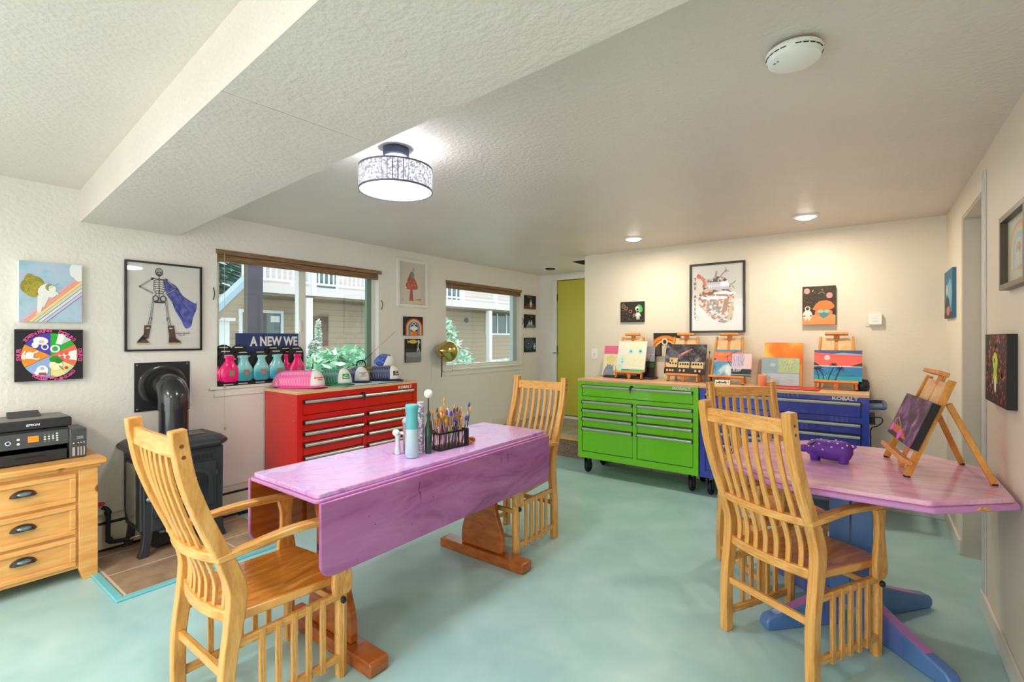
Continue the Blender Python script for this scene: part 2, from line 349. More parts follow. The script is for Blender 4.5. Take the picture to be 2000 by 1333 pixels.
def blind(w, label, y1x, cords, zt=0):
    y0, y1, z0, z1 = w
    t = thing('roller_blind', label, 'blind', (XA, (y0 + y1) / 2, z1), 0, None)
    M = Matrix.Translation((-XA, -(y0 + y1) / 2, -z1)); X = XA - .04
    MB(M).box(X, X + .05, y0 + .004, y1 + y1x, z1 - .035, z1 - .001).obj('valance', BAMB, t, bevel=.003)
    b = MB(M)
    for k in range(4): b.tube([(X + .022, y0 + .008, z1 - .045 - k * .012), (X + .022, y1 + y1x - .004, z1 - .045 - k * .012)], .0115, 8)
    b.obj('rolled_fabric', BAMB, t)
    for y, zb, zk in cords:
        b = MB(M).tube([(X + .062, y, z1 - .03), (X + .062, y, zk), (X + .066, y + .002, zb)], .0016, 5)
        o = b.obj('cord', mat('cord', rgb(206, 196, 168), .7), t)
        MB(M).ball((X + .064, y, zk), (.009, .009, .014), 8, 6).ball((X + .066, y + .002, zb), (.008, .008, .012), 8, 6).obj('tassel', mat('cord_wood', rgb(188, 164, 112), .6), o)
blind(W1, 'rolled-up woven bamboo blind with long cord over the wide window by the stove', .02, ((1.625, .68, 1.0),))
blind(W2, 'rolled-up woven bamboo blind over the far window near the yellow door', .0, ((4.1, .99, 1.4),))
for y, z, lb in ((1.555, 1.70, 'small black cord hook on the wall between skeleton print and window'), (3.10, 1.70, 'small black cord hook on the wall right of the wide window'), (5.545, 1.6, 'small cord hook on the wall right of the far window')):
    o = MB().tube(curve([(0, 0, .045), (.012, .0, .03), (.02, .002, .0), (.012, .0, -.03), (0, 0, -.045)], 4), .0035, 6).obj('cord_hook', BLKM, None, (XA + .001, y, z)); tag(o, lb, 'hook')

# ------------------------------------------------------------------ ceiling fittings
DRK = mat('bronze', rgb(52, 66, 84), .6, .2)
t = thing('ceiling_lamp', 'round crystal drum ceiling lamp glowing on a dark canopy beside the beam', 'lamp', (-1.85, 1.54, ZC))
MB().lathe([(.0, -.001), (.062, -.001), (.062, -.035), (.055, -.042), (.0, -.042)], seg=28).obj('canopy', DRK, t)
MB().cyl((0, 0, -.10), .013, .06, 12).obj('stem', DRK, t)
m = CRY = mat('lit_crystal', (.22, .22, .26, 1), .25, emit=(.93, .95, 1, 1), es=.85)
v = coords(m, 'Object', (1, 1, 1)); nz = N(m, 'ShaderNodeTexNoise', _Scale=95, _Detail=2); L(m, v, nz.inputs['Vector'])
rr = ramp(m, [(.44, (.25, .25, .32, 1)), (.54, (1.0, 1.0, 1.06, 1))]); L(m, nz.outputs[0], rr.inputs[0]); L(m, rr.outputs[0], P(m).inputs['Emission Color'])
for row, (z0, z1) in enumerate(((-.152, -.103), (-.203, -.154))):
    b = MB()
    for k in range(44):
        a = 2 * math.pi * k / 44
        b.M = Matrix.Rotation(a, 4, 'Z') @ Matrix.Translation((.169, 0, 0))
        b.box(-.004, .005, -.0096, .0096, z0, z1)
    b.obj('crystal_row', CRY, t)
MB().lathe([(.161, -.2), (.161, -.105)], seg=40, cap=False).obj('inner_band', mat('lamp_inner', rgb(96, 98, 112), .4, .3), t)
b = MB()
for z in (-.102, -.206): b.lathe([(.171, z - .004), (.176, z - .004), (.176, z + .004), (.171, z + .004), (.171, z - .004)], seg=48, cap=False)
b.lathe([(.0, -.1), (.171, -.1), (.171, -.102), (0, -.102)], seg=40)
b.obj('rim', mat('lamp_rim', rgb(120, 122, 136), .3, .6), t)
MB().lathe([(.0, -.207), (.17, -.207), (.17, -.2), (0, -.2)], seg=48).obj('diffuser', mat('lit_diffuser', (1, 1, 1, 1), .4, emit=(1, 1, 1, 1), es=1.6), t)
WPL = mat('white_plastic', rgb(238, 238, 234), .4)
t = thing('smoke_detector', 'round white smoke detector on the ceiling near the right wall', 'smoke detector', (-.194, 1.754, ZC))
MB().lathe([(0, -.001), (.055, -.001), (.055, -.012), (0, -.012)], seg=32).obj('base', BLK, t)
MB().lathe([(0, -.01), (.074, -.01), (.08, -.016), (.08, -.026), (.077, -.03), (.073, -.044), (.062, -.05), (0, -.052)], seg=40).obj('cover', WPL, t)
b = MB()
for k in range(24):
    if k % 6 == 0: continue
    a0 = 2 * math.pi * k / 24; b.M = Matrix.Rotation(a0, 4, 'Z'); b.box(.0775, .0795, -.008, .008, -.031, -.0285)
b.obj('vent_slots', BLK, t); MB().cyl((-.05, -.03, -.0512), .004, .002, 8).cyl((-.04, -.038, -.0515), .003, .002, 8).obj('indicator', mat('grey_dot', rgb(120, 120, 120), .4), t)
for x, lb, em in ((-1.757, 'lit recessed downlight in the ceiling above the green tool chest', 9), (-.391, 'lit recessed downlight in the ceiling nearest the right wall', 9)):
    t = thing('recessed_downlight', lb, 'light', (x, 4.24, ZC), 0, 'recessed lights above the tool chests')
    MB().lathe([(.06, -.002), (.09, -.002), (.088, -.008), (.07, -.012), (.06, -.006), (.06, -.002)], seg=32, cap=False).obj('trim_ring', WPL, t)
    MB().lathe([(0, -.004), (.058, -.004), (.055, -.018), (.035, -.026), (0, -.028)], seg=28).obj('bulb', mat('warm_bulb', (1, 1, 1, 1), .4, emit=(1, .93, .8, 1), es=em), t)
t = thing('recessed_downlight', 'dark unlit recessed downlight in the hall ceiling before the yellow door', 'light', (-3.39, 5.40, ZC))
MB().lathe([(.07, -.002), (.1, -.002), (.096, -.008), (.07, -.006), (.07, -.002)], seg=32, cap=False).obj('trim_ring', WPL, t)
MB().lathe([(0, -.003), (.068, -.003), (.06, -.022), (0, -.026)], seg=24).obj('bulb', BLK, t)
t = thing('ceiling_vent', 'dark square vent grille in the hall ceiling behind the wall corner', 'vent', (-2.75, 5.22, ZC))
MB().box(-.13, .13, -.13, .13, -.008, -.001).obj('frame', BLKM, t)
b = MB()
for k in range(8): b.box(-.115, .115, -.11 + k * .03, -.1 + k * .03, -.013, -.008)
b.obj('louvres', BLK, t)
for x in (-2.6, -.9):                                    # unseen ceiling lights added behind the camera to brighten the room
    t = thing('flush_fill_light', 'added round white flush fill light beyond the beam, ' + ('nearer the window wall' if x < -2 else 'nearer the right wall'), 'light', (x, -.9, ZC), 0, 'added flush fill lights at the camera end of the room')
    MB().lathe([(0, -.001), (.26, -.001), (.265, -.05), (.25, -.07), (.0, -.07)], seg=40).obj('shade', mat('opal', (1, 1, 1, 1), .4, emit=(1, .95, .85, 1), es=1.5), t)
# ------------------------------------------------------------------ chairs
PC = [(-.015, 0), (-.017, .12), (-.014, .25), (.004, .38), (.016, .47), (.014, .54), (-.022, .64), (-.065, .74), (-.104, .84), (-.132, .93), (-.150, 1.03), (-.157, 1.085)]
PCC = curve([(0, y, z) for y, z in PC], 4)
def pcy(z):
    for a, b_ in zip(PCC, PCC[1:]):
        if a.z <= z <= b_.z: return a.y + (b_.y - a.y) * (z - a.z) / max(b_.z - a.z, 1e-6)
    return PCC[-1].y
def make_chair(label, group):
    t = thing('dining_chair', label, 'chair', (0, 0, 0), 0, group)
    for s in (-1, 1):
        dep = [.046 + .014 * math.exp(-((p_.z - .5) / .13) ** 2) for p_ in PCC]
        o = MB().sweep([(s * .205, p_.y, p_.z) for p_ in PCC], (1, 0, 0), .040, dep).obj('back_post', OAK, t, bevel=.005)
        for z in (1.0, 1.035): MB(Matrix.Translation((s * .2248, pcy(z), z)) @ Matrix.Rotation(R(90 * s), 4, 'Y')).cyl((0, 0, 0), .0065, .001, 10).obj('peg', PEG, o)
        MB().lathe([(.019, 0), (.023, .012), (.024, .2), (.024, .40)], (s * .198, .42, 0), 8).obj('front_leg', OAK, t, rot=None)
        # vase-shaped arm support outside the seat, with its bolt
        pr = [(.375, .345), (.39, .335), (.44, .335), (.455, .35), (.46, .38), (.45, .45), (.437, .52), (.437, .58), (.45, .638), (.375, .638), (.388, .58), (.388, .52), (.376, .45), (.37, .40)]
        MB().prism(pr, 'x', s * .2035, s * .2265).obj('arm_support', OAK, t, bevel=.005)
        MB().ball((s * .226, .415, .318), (.012, .012, .014), 8, 6).obj('bolt', BLK, t)
        ap = curve([(s * .210, -.05, .642), (s * .210, .06, .652), (s * .209, .2, .662), (s * .207, .33, .656), (s * .205, .46, .648)], 5)
        ww = [.034 + .014 * min(1, k / 12) for k in range(len(ap))]
        MB().sweep(ap, (1, 0, 0), ww, .024).obj('arm', OAK, t, bevel=.005)
        for z in (.335, .085):
            MB().sweep([(s * .205, -.005, z), (s * .205, .42, z)], (1, 0, 0), .020, .030).obj('side_stretcher', OAK, t, bevel=.003)
        for k in range(5):
            y = .10 + k * .058
            MB().box(s * .2052, s * .219, y - .011, y + .011, .06, .352).obj('side_slat', OAK, t, bevel=.002)
    def bow(z, d): return [(x * .188, pcy(z) - d * (1 - (abs(x)) ** 2), z) for x in [k / 8 - 1 for k in range(17)]]
    MB().sweep(bow(1.022, .006), (0, 0, 1), .062, .022).obj('crest_rail', OAK, t, bevel=.004)
    MB().sweep([(p_[0], p_[1] - .004, p_[2]) for p_ in bow(.640, .036)], (0, 0, 1), .032, .040).obj('lumbar_rail', OAK, t, bevel=.005)
    MB().sweep(bow(.425, .030), (0, 0, 1), .040, .026).obj('lower_rail', OAK, t, bevel=.004)
    for k in range(7):
        x = -.147 + k * .049; q = x / .188; f = 1 - q * q
        pts = []
        for j in range(19):
            z = .44 + (1.0 - .44) * j / 18
            d = .030 + (.036 - .030) * min(1, (z - .44) / .2) if z < .64 else .036 + (.006 - .036) * (z - .64) / .36
            pts.append((x, pcy(z) - d * f, z))
        MB().sweep(pts, (1, 0, 0), .022, .011).obj('back_slat', OAK, t, bevel=.002)
    # saddled seat
    b = MB(); n = 14; V = {}
    for i in range(n + 1):
        for j in range(n + 1):
            u, w_ = i / n * 2 - 1, j / n
            hw = .192 + .016 * min(1, w_ * 1.6); x = u * hw
            y = -.0 + w_ * .445 + .018 * (1 - u * u) * w_ - .02 * (1 - u * u) * (1 - w_)
            z = .432 - .014 * w_ - .013 * (1 - u * u) * math.sin(math.pi * min(1, w_ * 1.15))
            V[i, j] = (x, y, z)
    T = {k: b.v(p_) for k, p_ in V.items()}; U = {k: b.v((p_[0] * .985, p_[1] * .99 + .003, .398 - .014 * k[1] / n)) for k, p_ in V.items()}
    for i in range(n):
        for j in range(n):
            b.f([T[i, j], T[i + 1, j], T[i + 1, j + 1], T[i, j + 1]]); b.f([U[i, j], U[i, j + 1], U[i + 1, j + 1], U[i + 1, j]])
    for k in range(n):
        b.f([T[k, 0], U[k, 0], U[k + 1, 0], T[k + 1, 0]]); b.f([T[k, n], T[k + 1, n], U[k + 1, n], U[k, n]])
        b.f([T[0, k], T[0, k + 1], U[0, k + 1], U[0, k]]); b.f([T[n, k], U[n, k], U[n, k + 1], T[n, k + 1]])
    b.obj('seat', OAK_SEAT, t, bevel=.006)
    MB().box(-.185, .185, -.022, -.002, .225, .255).obj('back_stretcher', OAK, t, bevel=.003)
    MB().box(-.185, .185, .41, .43, .285, .312).obj('front_stretcher', OAK, t, bevel=.003)
    return t
G4 = 'oak armchairs with slatted backs'
ch = make_chair('golden oak slatted armchair at the near end of the long purple table, beside the stove', G4)
ch.location = (-1.921, .73, 0)
for lb, loc, rz in (('golden oak slatted armchair at the far end of the long purple table, facing the camera', (-1.945, 2.805, 0), 180),
                    ('golden oak slatted armchair nearest the camera at the octagonal pink table', (-.355, 2.335, 0), -28.5),
                    ('oak slatted armchair behind the octagonal pink table, in front of the blue tool chest', (-.575, 3.275, 0), -140)):
    c = copy_tree(ch); c['label'] = lb; c.location = loc; c.rotation_euler = (0, 0, R(rz))

# ------------------------------------------------------------------ drop-leaf trestle table
def paint(name, stops, sc, dist, rough=.28, wsc=3):
    m = mat(name, stops[0][1], rough, 0, .3)
    v = coords(m, 'Object', sc)
    n0 = N(m, 'ShaderNodeTexNoise', _Scale=1.6, _Detail=2); L(m, v, n0.inputs['Vector'])
    vm = N(m, 'ShaderNodeVectorMath', operation='SCALE'); vm.inputs['Scale'].default_value = dist; L(m, n0.outputs['Color'], vm.inputs[0])
    va = N(m, 'ShaderNodeVectorMath', operation='ADD'); L(m, v, va.inputs[0]); L(m, vm.outputs[0], va.inputs[1])
    n1 = N(m, 'ShaderNodeTexNoise', _Scale=wsc, _Detail=7, _Distortion=1.8, _Roughness=.62); L(m, va.outputs[0], n1.inputs['Vector'])
    r = ramp(m, stops); L(m, n1.outputs[0], r.inputs[0]); L(m, r.outputs[0], P(m).inputs['Base Color']); return m
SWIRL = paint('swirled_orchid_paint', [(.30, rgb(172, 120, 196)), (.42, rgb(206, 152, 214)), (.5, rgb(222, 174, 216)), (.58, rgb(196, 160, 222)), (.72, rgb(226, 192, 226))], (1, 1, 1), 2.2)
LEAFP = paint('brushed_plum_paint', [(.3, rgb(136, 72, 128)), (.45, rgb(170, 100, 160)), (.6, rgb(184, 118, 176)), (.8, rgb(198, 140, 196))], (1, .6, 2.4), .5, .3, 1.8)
EDGEP = mat('orchid_edge_paint', rgb(196, 134, 196), .3, 0, .3)
SPOT = mat('dark_paint_spots', rgb(106, 40, 92), .4)
t = thing('drop_leaf_table', 'long purple-painted drop-leaf table on reddish pine trestles', 'table', (-1.9725, 1.85, 0))
def rrect(x0, x1, y0, y1, r, n=5, corners=(1, 1, 1, 1)):
    o = []
    for k, (cx_, cy_, a) in enumerate(((x1 - r, y0 + r, -90), (x1 - r, y1 - r, 0), (x0 + r, y1 - r, 90), (x0 + r, y0 + r, 180))):
        if corners[k]: o += [(cx_ + r * math.cos(R(a + 90 * j / n)), cy_ + r * math.sin(R(a + 90 * j / n))) for j in range(n + 1)]
        else: o += [[(x1, y0), (x1, y1), (x0, y1), (x0, y0)][k]]
    return o
hx, hy = .2725, .82
MB().prism(rrect(-hx + .012, hx - .012, -hy + .012, hy - .012, .02), 'z', .742, .762).obj('tabletop', SWIRL, t, bevel=.004)
MB().prism(rrect(-hx, hx, -hy, hy, .025), 'z', .728, .7425).obj('top_lip', EDGEP, t, bevel=.004)
for s in (-1, 1):
    # the leaf hangs in the yz plane: painted outside, bare red pine inside
    lf = rrect(-hy + .005, hy - .005, .440, .734, .055, 6, (1, 0, 0, 1))
    xo, xi = s * (hx + .020), s * (hx + .004)
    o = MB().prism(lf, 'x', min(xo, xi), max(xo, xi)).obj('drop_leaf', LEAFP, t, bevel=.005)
    MB().prism([(y * .992, z + .003 if z < .6 else .7265) for y, z in lf], 'x', min(xi, xi - s * .002), max(xi, xi - s * .002)).obj('inner_face', TRES, o)
    if s > 0:
        b = MB(); rnd = random.Random(3)
        for k in range(26):
            y, z = rnd.uniform(-.75, .75), rnd.uniform(.46, .71); q = rnd.choice((.0015, .002, .003)); b.M = Matrix.Translation((xo, y, z)) @ Matrix.Rotation(R(90), 4, 'Y'); b.cyl((0, 0, 0), q, .0005, 8)
        b.M = Matrix.Translation((xo, 0, 0))
        for y0_, z0_, dy, dz in ((-.31, .70, -.008, -.055), (.31, .69, -.005, -.04), (.36, .70, .008, -.05), (-.31, .655, .003, -.05)):
            b.sweep(curve([(0, y0_, z0_), (.0003, y0_ + dy, z0_ + dz * .6), (0, y0_ + dy * .5, z0_ + dz)], 4), (1, 0, 0), .0008, [.005, .006, .003, .004, .002, .003, .002, .001, .001])
        b.obj('paint_splatter', SPOT, o)
    MB().box(s * (hx - .02) - .005, s * (hx - .02) + .005, -.55, -.45, .45, .726).obj('leaf_bracket', TRES, t)
for yy in (-.60, .45):
    half = [(.165, .062), (.165, .14), (.150, .20), (.118, .28), (.102, .36), (.098, .45), (.105, .56), (.15, .66), (.19, .70), (.19, .727)]
    prof = [(x + .035, z) for x, z in curve([(a, c_, 0) for a, c_ in half], 3) and [(p_.x, p_.y) for p_ in curve([(a, c_, 0) for a, c_ in half], 3)]]
    left = [(-(x - .035) + .035, z) for x, z in prof]
    o = MB().prism(prof + left[::-1], 'y', yy - .017, yy + .017).obj('trestle', TRES, t, bevel=.004)
    fo = MB().prism([(-.29, 0), (.365, 0), (.372, .01), (.372, .05), (.362, .06), (-.287, .06), (-.297, .05), (-.297, .01)], 'y', yy - .046, yy + .046).obj('trestle_foot', TRES, t, bevel=.006)
MB().box(-.02, .09, -.59, .44, .69, .727).obj('top_rail', TRES, t, bevel=.003)

# ------------------------------------------------------------------ octagonal pedestal table
SWIRL2 = paint('brushed_pink_paint', [(.32, rgb(202, 136, 196)), (.45, rgb(220, 160, 200)), (.56, rgb(232, 184, 202)), (.72, rgb(214, 168, 214))], (1.2, 2.6, 1), .6, .26, 2)
BLUEP = noisy('blue_violet_paint', [(.38, rgb(92, 132, 192)), (.55, rgb(78, 116, 176)), (.66, rgb(126, 116, 196))], 3, sc=(1, 1, .3), rough=.3, coat=.3)
PINKE = mat('pink_edge_paint', rgb(176, 122, 186), .35)
oct_ = [(-.32, 2.325), (.187, 2.332), (.451, 2.577), (.453, 3.09), (.20, 3.34), (-.31, 3.33), (-.59, 3.05), (-.594, 2.587)]
cx, cy = -.075, 2.865
t = thing('pedestal_table', 'octagonal pink-painted pedestal table with blue column and feet by the right wall', 'table', (cx, cy, 0))
def inset(po, d): return [((x - cx) * (1 - d), (y - cy) * (1 - d)) for x, y in po]
MB().prism(inset(oct_, .03), 'z', .744, .765).obj('tabletop', SWIRL2, t, bevel=.004)
MB().prism(inset(oct_, 0), 'z', .722, .7445).obj('top_lip', EDGEP, t, bevel=.006)
o = MB().prism([(-.30, -.26), (.30, -.26), (.30, .26), (-.30, .26)], 'z', .68, .7215).obj('apron', TRES, t)
b = MB()
for s1, s2 in ((1, 1), (-1, 1), (-1, -1), (1, -1)):
    b.box(min(s1 * .002, s1 * .085), max(s1 * .002, s1 * .085), min(s2 * .002, s2 * .085), max(s2 * .002, s2 * .085), .10, .68)
b.obj('column', BLUEP, t, bevel=.004)
for ang, ln in ((226, .475), (-46, .49), (51, .49), (136, .475)):
    pr = [(.06, .0), (ln - .02, 0), (ln, .012), (ln, .045), (ln - .02, .065), (ln * .6, .105), (.12, .16), (.06, .17)]
    o = MB(Matrix.Rotation(R(ang), 4, 'Z')).prism(pr, 'y', -.028, .028).obj('foot', BLUEP, t, bevel=.008)
    MB(Matrix.Rotation(R(ang), 4, 'Z')).sweep(curve([(.12, 0, .162), (ln * .6, 0, .107), (ln - .03, 0, .064)], 4), (0, 1, 0), .044, .003).obj('pink_ridge', PINKE, o)
b = MB()                                                  # bare chipped patch on the lip
v1 = Vector((.187, 2.332)); v2 = Vector((.451, 2.577))
for k in range(7):
    p_ = v1.lerp(v2, .50 + .022 * k); b.ball((p_.x - cx - .0, p_.y - cy, .735 + .004 * math.sin(k * 2.1)), (.007, .007, .004), 6, 4)
b.obj('chip', OAK, t)

# ------------------------------------------------------------------ rolling tool chests
def metal(name, c): return mat(name, c, .32, 0, .5)
def chest(label, colr, loc, rz, top, handle_side=None, wmat=BUTCHER):
    t = thing('tool_chest', label, 'tool chest', loc, rz)
    Wd, D, z0 = 1.185, .485, .16; zt = top - .024
    paint_, dark = colr
    body = MB().box(0, Wd, .012, D, z0, zt)
    for q in ((0, Wd, z0, .222), (0, Wd, .742, .778), (0, Wd, .898, zt), (0, .045, .222, .742), (.585, .622, .222, .742), (Wd - .045, Wd, .222, .742), (0, .045, .778, .898), (Wd - .045, Wd, .778, .898)): body.box(q[0], q[1], 0, .0121, q[2], q[3])
    body.obj('body', paint_, t)
    MB().box(-.004, Wd + .002, -.006, D + .006, zt, top).obj('worktop', wmat, t, bevel=.003)
    def drawer(x0, x1, za, zb):
        o = MB().box(x0 + .004, x1 - .004, .004, .30, za + .004, zb - .003).obj('drawer', paint_, t, bevel=.003)
        hb = MB().prism([(.004, zb - .004), (-.020, zb - .006), (-.024, zb - .014), (-.020, zb - .025), (-.012, zb - .027), (-.012, zb - .023), (-.016, zb - .014), (.004, zb - .012)], 'x', x0 + .006, x1 - .006)
        h = hb.obj('handle', ALU, o)
        MB().box(x0 + .002, x0 + .007, -.0245, .004, zb - .03, zb - .003).obj('end_cap', BLKG, h); MB().box(x1 - .007, x1 - .002, -.0245, .004, zb - .03, zb - .003).obj('end_cap', BLKG, h)
        MB().box(x0, x1, .0095, .0115, za, zb).obj('shadow_gap', BLK, o)
    drawer(.045, Wd - .045, .780, .897)
    for x0, x1 in ((.045, .585), (.622, Wd - .045)):
        for za, zb in ((.655, .740), (.569, .654), (.470, .568), (.224, .469)): drawer(x0, x1, za, zb)
    lm = text_mesh('KOBALT', .036, .001, 1.18)
    MB(Matrix.Translation((Wd - .145, -.001, .916)) @ Matrix.Rotation(R(90), 4, 'X')).add(lm, Matrix(), None).obj('logo_lettering', mat('logo_white', rgb(232, 228, 216), .4), t, smooth=False)
    lk = MB(Matrix.Translation((Wd / 2 - .02, 0, .90)) @ Matrix.Rotation(R(90), 4, 'X')).cyl((0, 0, .0), .014, .014, 16).obj('lock', BLK, t)
    MB(Matrix.Translation((Wd / 2 - .02, -.02, .90))).tube([(0, 0, 0), (0, -.012, 0)], .004, 6).box(-.008, .008, -.02, -.006, -.03, -.005).box(-.003, .003, -.018, -.012, -.055, -.03).obj('key', BLKM, lk)
    for x in (.075, Wd - .075):
        for y in (.07, D - .07):
            c = MB().lathe([(.03, z0 - .002), (.03, z0 - .012), (.014, z0 - .02)], (x, y, 0), 12).box(x - .026, x - .02, y - .03, y + .03, .05, z0 - .015).box(x + .02, x + .026, y - .03, y + .03, .05, z0 - .015).obj('caster', BLKM, t)
            MB(Matrix.Translation((x, y + .01, .062)) @ Matrix.Rotation(R(90), 4, 'Y')).lathe([(0, -.017), (.03, -.018), (.052, -.018), (.061, -.010), (.062, 0), (.061, .010), (.052, .018), (.03, .018), (0, .017)], seg=26).obj('wheel', RUB, c)
            MB(Matrix.Translation((x, y + .01, .062)) @ Matrix.Rotation(R(90), 4, 'Y')).cyl((0, 0, -.0205), .022, .041, 14).obj('hub', BLKM, c)
    return t
GRN = metal('lime_enamel', rgb(112, 204, 20)); BLU = metal('cobalt_enamel', rgb(44, 62, 176)); RED = metal('red_enamel', rgb(208, 22, 14))
tg = chest('lime green rolling tool chest with pale wooden top by the hall step', (GRN, 0), (-2.388, 4.335, 0), 0, .955)
MB().tube(curve([(0, .10, .90), (-.03, .10, .90), (-.035, .2, .90), (-.03, .3, .90), (0, .3, .90)], 4), .009, 8).obj('side_handle', GRN, tg)
tb = chest('cobalt blue rolling tool chest with pale wooden top, right of the green one', (BLU, 0), (-1.192, 4.335, 0), 0, .955)
HB = mat('handle_blue_grey', rgb(62, 88, 136), .4)
MB(Matrix.Translation((1.185, 0, 0))).tube(curve([(0, .02, .86), (.06, .02, .865), (.09, .05, .865), (.09, .40, .865), (.06, .44, .865), (0, .44, .86)], 5), .014, 10).obj('side_handle', HB, tb)
o = MB(Matrix.Translation((1.185, 0, 0))).box(.001, .035, .05, .33, .735, .79).obj('power_strip', BLK, tb, bevel=.004)
MB(Matrix.Translation((1.185, 0, 0))).tube(curve([(.03, .06, .79), (.07, .04, .792), (.075, .04, .76), (.05, .05, .73), (.01, .06, .70), (.008, .08, .60), (.008, .10, .3)], 6), .004, 6).obj('power_cord', BLK, o)
tr = chest('red rolling tool chest with wooden top under the wide window', (RED, 0), (-3.435, 1.925, 0), R(90), .965)
MB(Matrix.Translation((1.185, 0, 0))).tube(curve([(0, .10, .90), (.02, .10, .90), (.02, .3, .90), (0, .3, .90)], 4), .009, 8).obj('side_handle', RED, tr)
b = MB(Matrix.Translation((0, 0, 0)))
for y in (.05, .46):
    for z in (.90, .86, .8, .74): b.M = Matrix.Translation((0, y, z)) @ Matrix.Rotation(R(-90), 4, 'Y'); b.cyl((0, 0, 0), .004, .0012, 8)
b.obj('rivets', mat('rivet_pink', rgb(240, 140, 120), .4), tr)

# ------------------------------------------------------------------ hearth, stove and flue
t = thing('hearth_pad', 'brown slate-tiled hearth pad with turquoise edging under the black stove', 'hearth', (XA, .806, 0))
MB().box(.0, .804, 0, .9, .0005, .012).obj('tiles', TILE, t)
TEAL = mat('turquoise_edging', rgb(118, 196, 206), .35)
b = MB().box(.804, .838, -.036, .9, .0005, .014).box(0, .804, -.036, 0, .0005, .014)
b.obj('edging', TEAL, t, bevel=.003)
sx, sy = -3.75, 1.245
t = thing('gas_stove', 'black cast-iron gas stove with glass door on the tiled hearth', 'stove', (sx, sy, .012))
IRON = mat('cast_iron', rgb(50, 52, 56), .45, .15, .1); IRD = mat('cast_iron_dark', rgb(30, 31, 34), .5)
hw, hd = .235, .175                                       # half width (y) and half depth (x)
def octp(a, c_, ch_): return [(-a, -c_), (a - ch_, -c_), (a, -c_ + ch_), (a, c_ - ch_), (a - ch_, c_), (-a, c_)]
MB().prism(octp(hd, hw, .055), 'z', .15, .60).obj('firebox', IRON, t, bevel=.004)
b = MB().loft([[(x, y, z) for x, y in octp(hd + q, hw + q, .06 + q * .3)] for q, z in ((.0, .60), (.004, .615), (.03, .635), (.036, .648), (.03, .662), (.0, .69), (-.02, .695))])
b.obj('top_plate', IRON, t, bevel=.003)
MB().box(-.10, .06, .03, .17, .695, .700).obj('top_inset', mat('iron_sheen', rgb(96, 98, 100), .25, .5), t)
for y in (-1, 1):
    for x in (-1, 1):
        dx = .0 if x < 0 else -.01
        MB().loft([[(x * (hd - .02) + dx + a * q, y * (hw - .035) + y * s_ + c_ * q, z) for a, c_ in ((-1, -1), (1, -1), (1, 1), (-1, 1))] for q, s_, z in ((.026, .025, 0), (.022, .012, .05), (.024, .0, .14), (.028, .0, .62))]).obj('leg', IRON, t, bevel=.004)
xf = hd + .001
b = MB()
for k in range(13): b.box(xf - .0005, xf + .002, -.15 + k * .0245, -.15 + k * .0245 + .013, .545, .578)
b.obj('top_grille', BLK, t)
arch = [(-.155, .25), (.155, .25)] + [(.155 * math.cos(R(a)), .42 + .085 * math.sin(R(a))) for a in range(0, 181, 15)]
arch_i = [(-.125, .275), (.125, .275)] + [(.125 * math.cos(R(a)), .42 + .06 * math.sin(R(a))) for a in range(0, 181, 15)]
d = MB().prism([(-.175, .235), (.175, .235), (.175, .53), (-.175, .53)], 'x', xf, xf + .018).obj('door', IRON, t, bevel=.004)
MB().prism(arch, 'x', xf + .018, xf + .024).obj('door_arch', IRON, d, bevel=.002)
MB().prism(arch_i, 'x', xf + .0241, xf + .0246).obj('glass', mat('stove_glass', rgb(22, 24, 30), .06, 0, 1), d)
LOG = noisy('ember_log', [(.4, rgb(150, 110, 70)), (.6, rgb(214, 196, 168))], 22, rough=.8)
b = MB()
for k, (y, z, a) in enumerate(((-.03, .30, .1), (.04, .305, -.1), (.0, .325, .2))): b.tube([(xf + .026, y - .05, z - a * .03), (xf + .027, y + .05, z + a * .03)], .012, 8)
b.obj('logs', LOG, d)
MB().sweep(curve([(xf + .0262, -.02, .30), (xf + .0264, .0, .35), (xf + .0266, .035, .40), (xf + .0268, .055, .44)], 4), (1, 0, 0), .001, [.016, .02, .024, .022, .018, .016, .018, .02, .016, .012, .01, .006, .002]).obj('orange_blade', mat('orange_blade', rgb(236, 170, 110), .5, emit=rgb(255, 170, 90), es=.6), d)  # tapered pale orange blade rising over the logs
for y in (-.165, .178): MB().tube([(xf + .02, y, .43), (xf + .02, y, .465)], .007, 8).obj('hinge', IRON, d)
MB(Matrix.Translation((0, 0, 0))).prism([(-.13, .165), (.13, .165), (.13, .225), (-.13, .225)], 'x', xf, xf + .012).obj('lower_louver', IRON, t, bevel=.003)
b = MB().prism([(xf - .02, -.15), (xf + .02, -.15), (xf + .055, -.09), (xf + .062, 0), (xf + .055, .09), (xf + .02, .15), (xf - .02, .15)], 'z', .135, .152)
b.obj('ash_lip', IRON, t, bevel=.004)
MB().box(-.12, .10, -.16, .16, .03, .14).obj('burner_box', IRD, t)
MB(Matrix.Translation((xf + .01, -.20, .36)) @ Matrix.Rotation(R(90), 4, 'Y')).lathe([(0, 0), (.018, 0), (.02, .01), (.012, .022), (0, .024)], seg=14).obj('knob', STEEL, t)
for z0_, z1_, m_ in ((.19, .56, mat('side_glass', rgb(130, 128, 120), .25, 0, .3)),):
    fr_ = MB().box(-.12, .10, -hw - .006, -hw + .002, z0_ - .02, z1_ + .02).obj('side_panel', IRD, t, bevel=.003)
    MB().prism([(-.10, z0_ + .05), (-.04, z0_), (.08, z0_ - .0), (.08, z1_), (-.10, z1_)], 'y', -hw - .0065, -hw - .006).obj('side_glass', m_, fr_)
t2 = thing('stove_pipe', 'black elbow flue pipe running from the stove into its square wall plate', 'flue', (-3.75, 1.235, .705))
PIPE = mat('flue_enamel', rgb(44, 45, 48), .22, .3, .6)
zc = 1.045 - .705
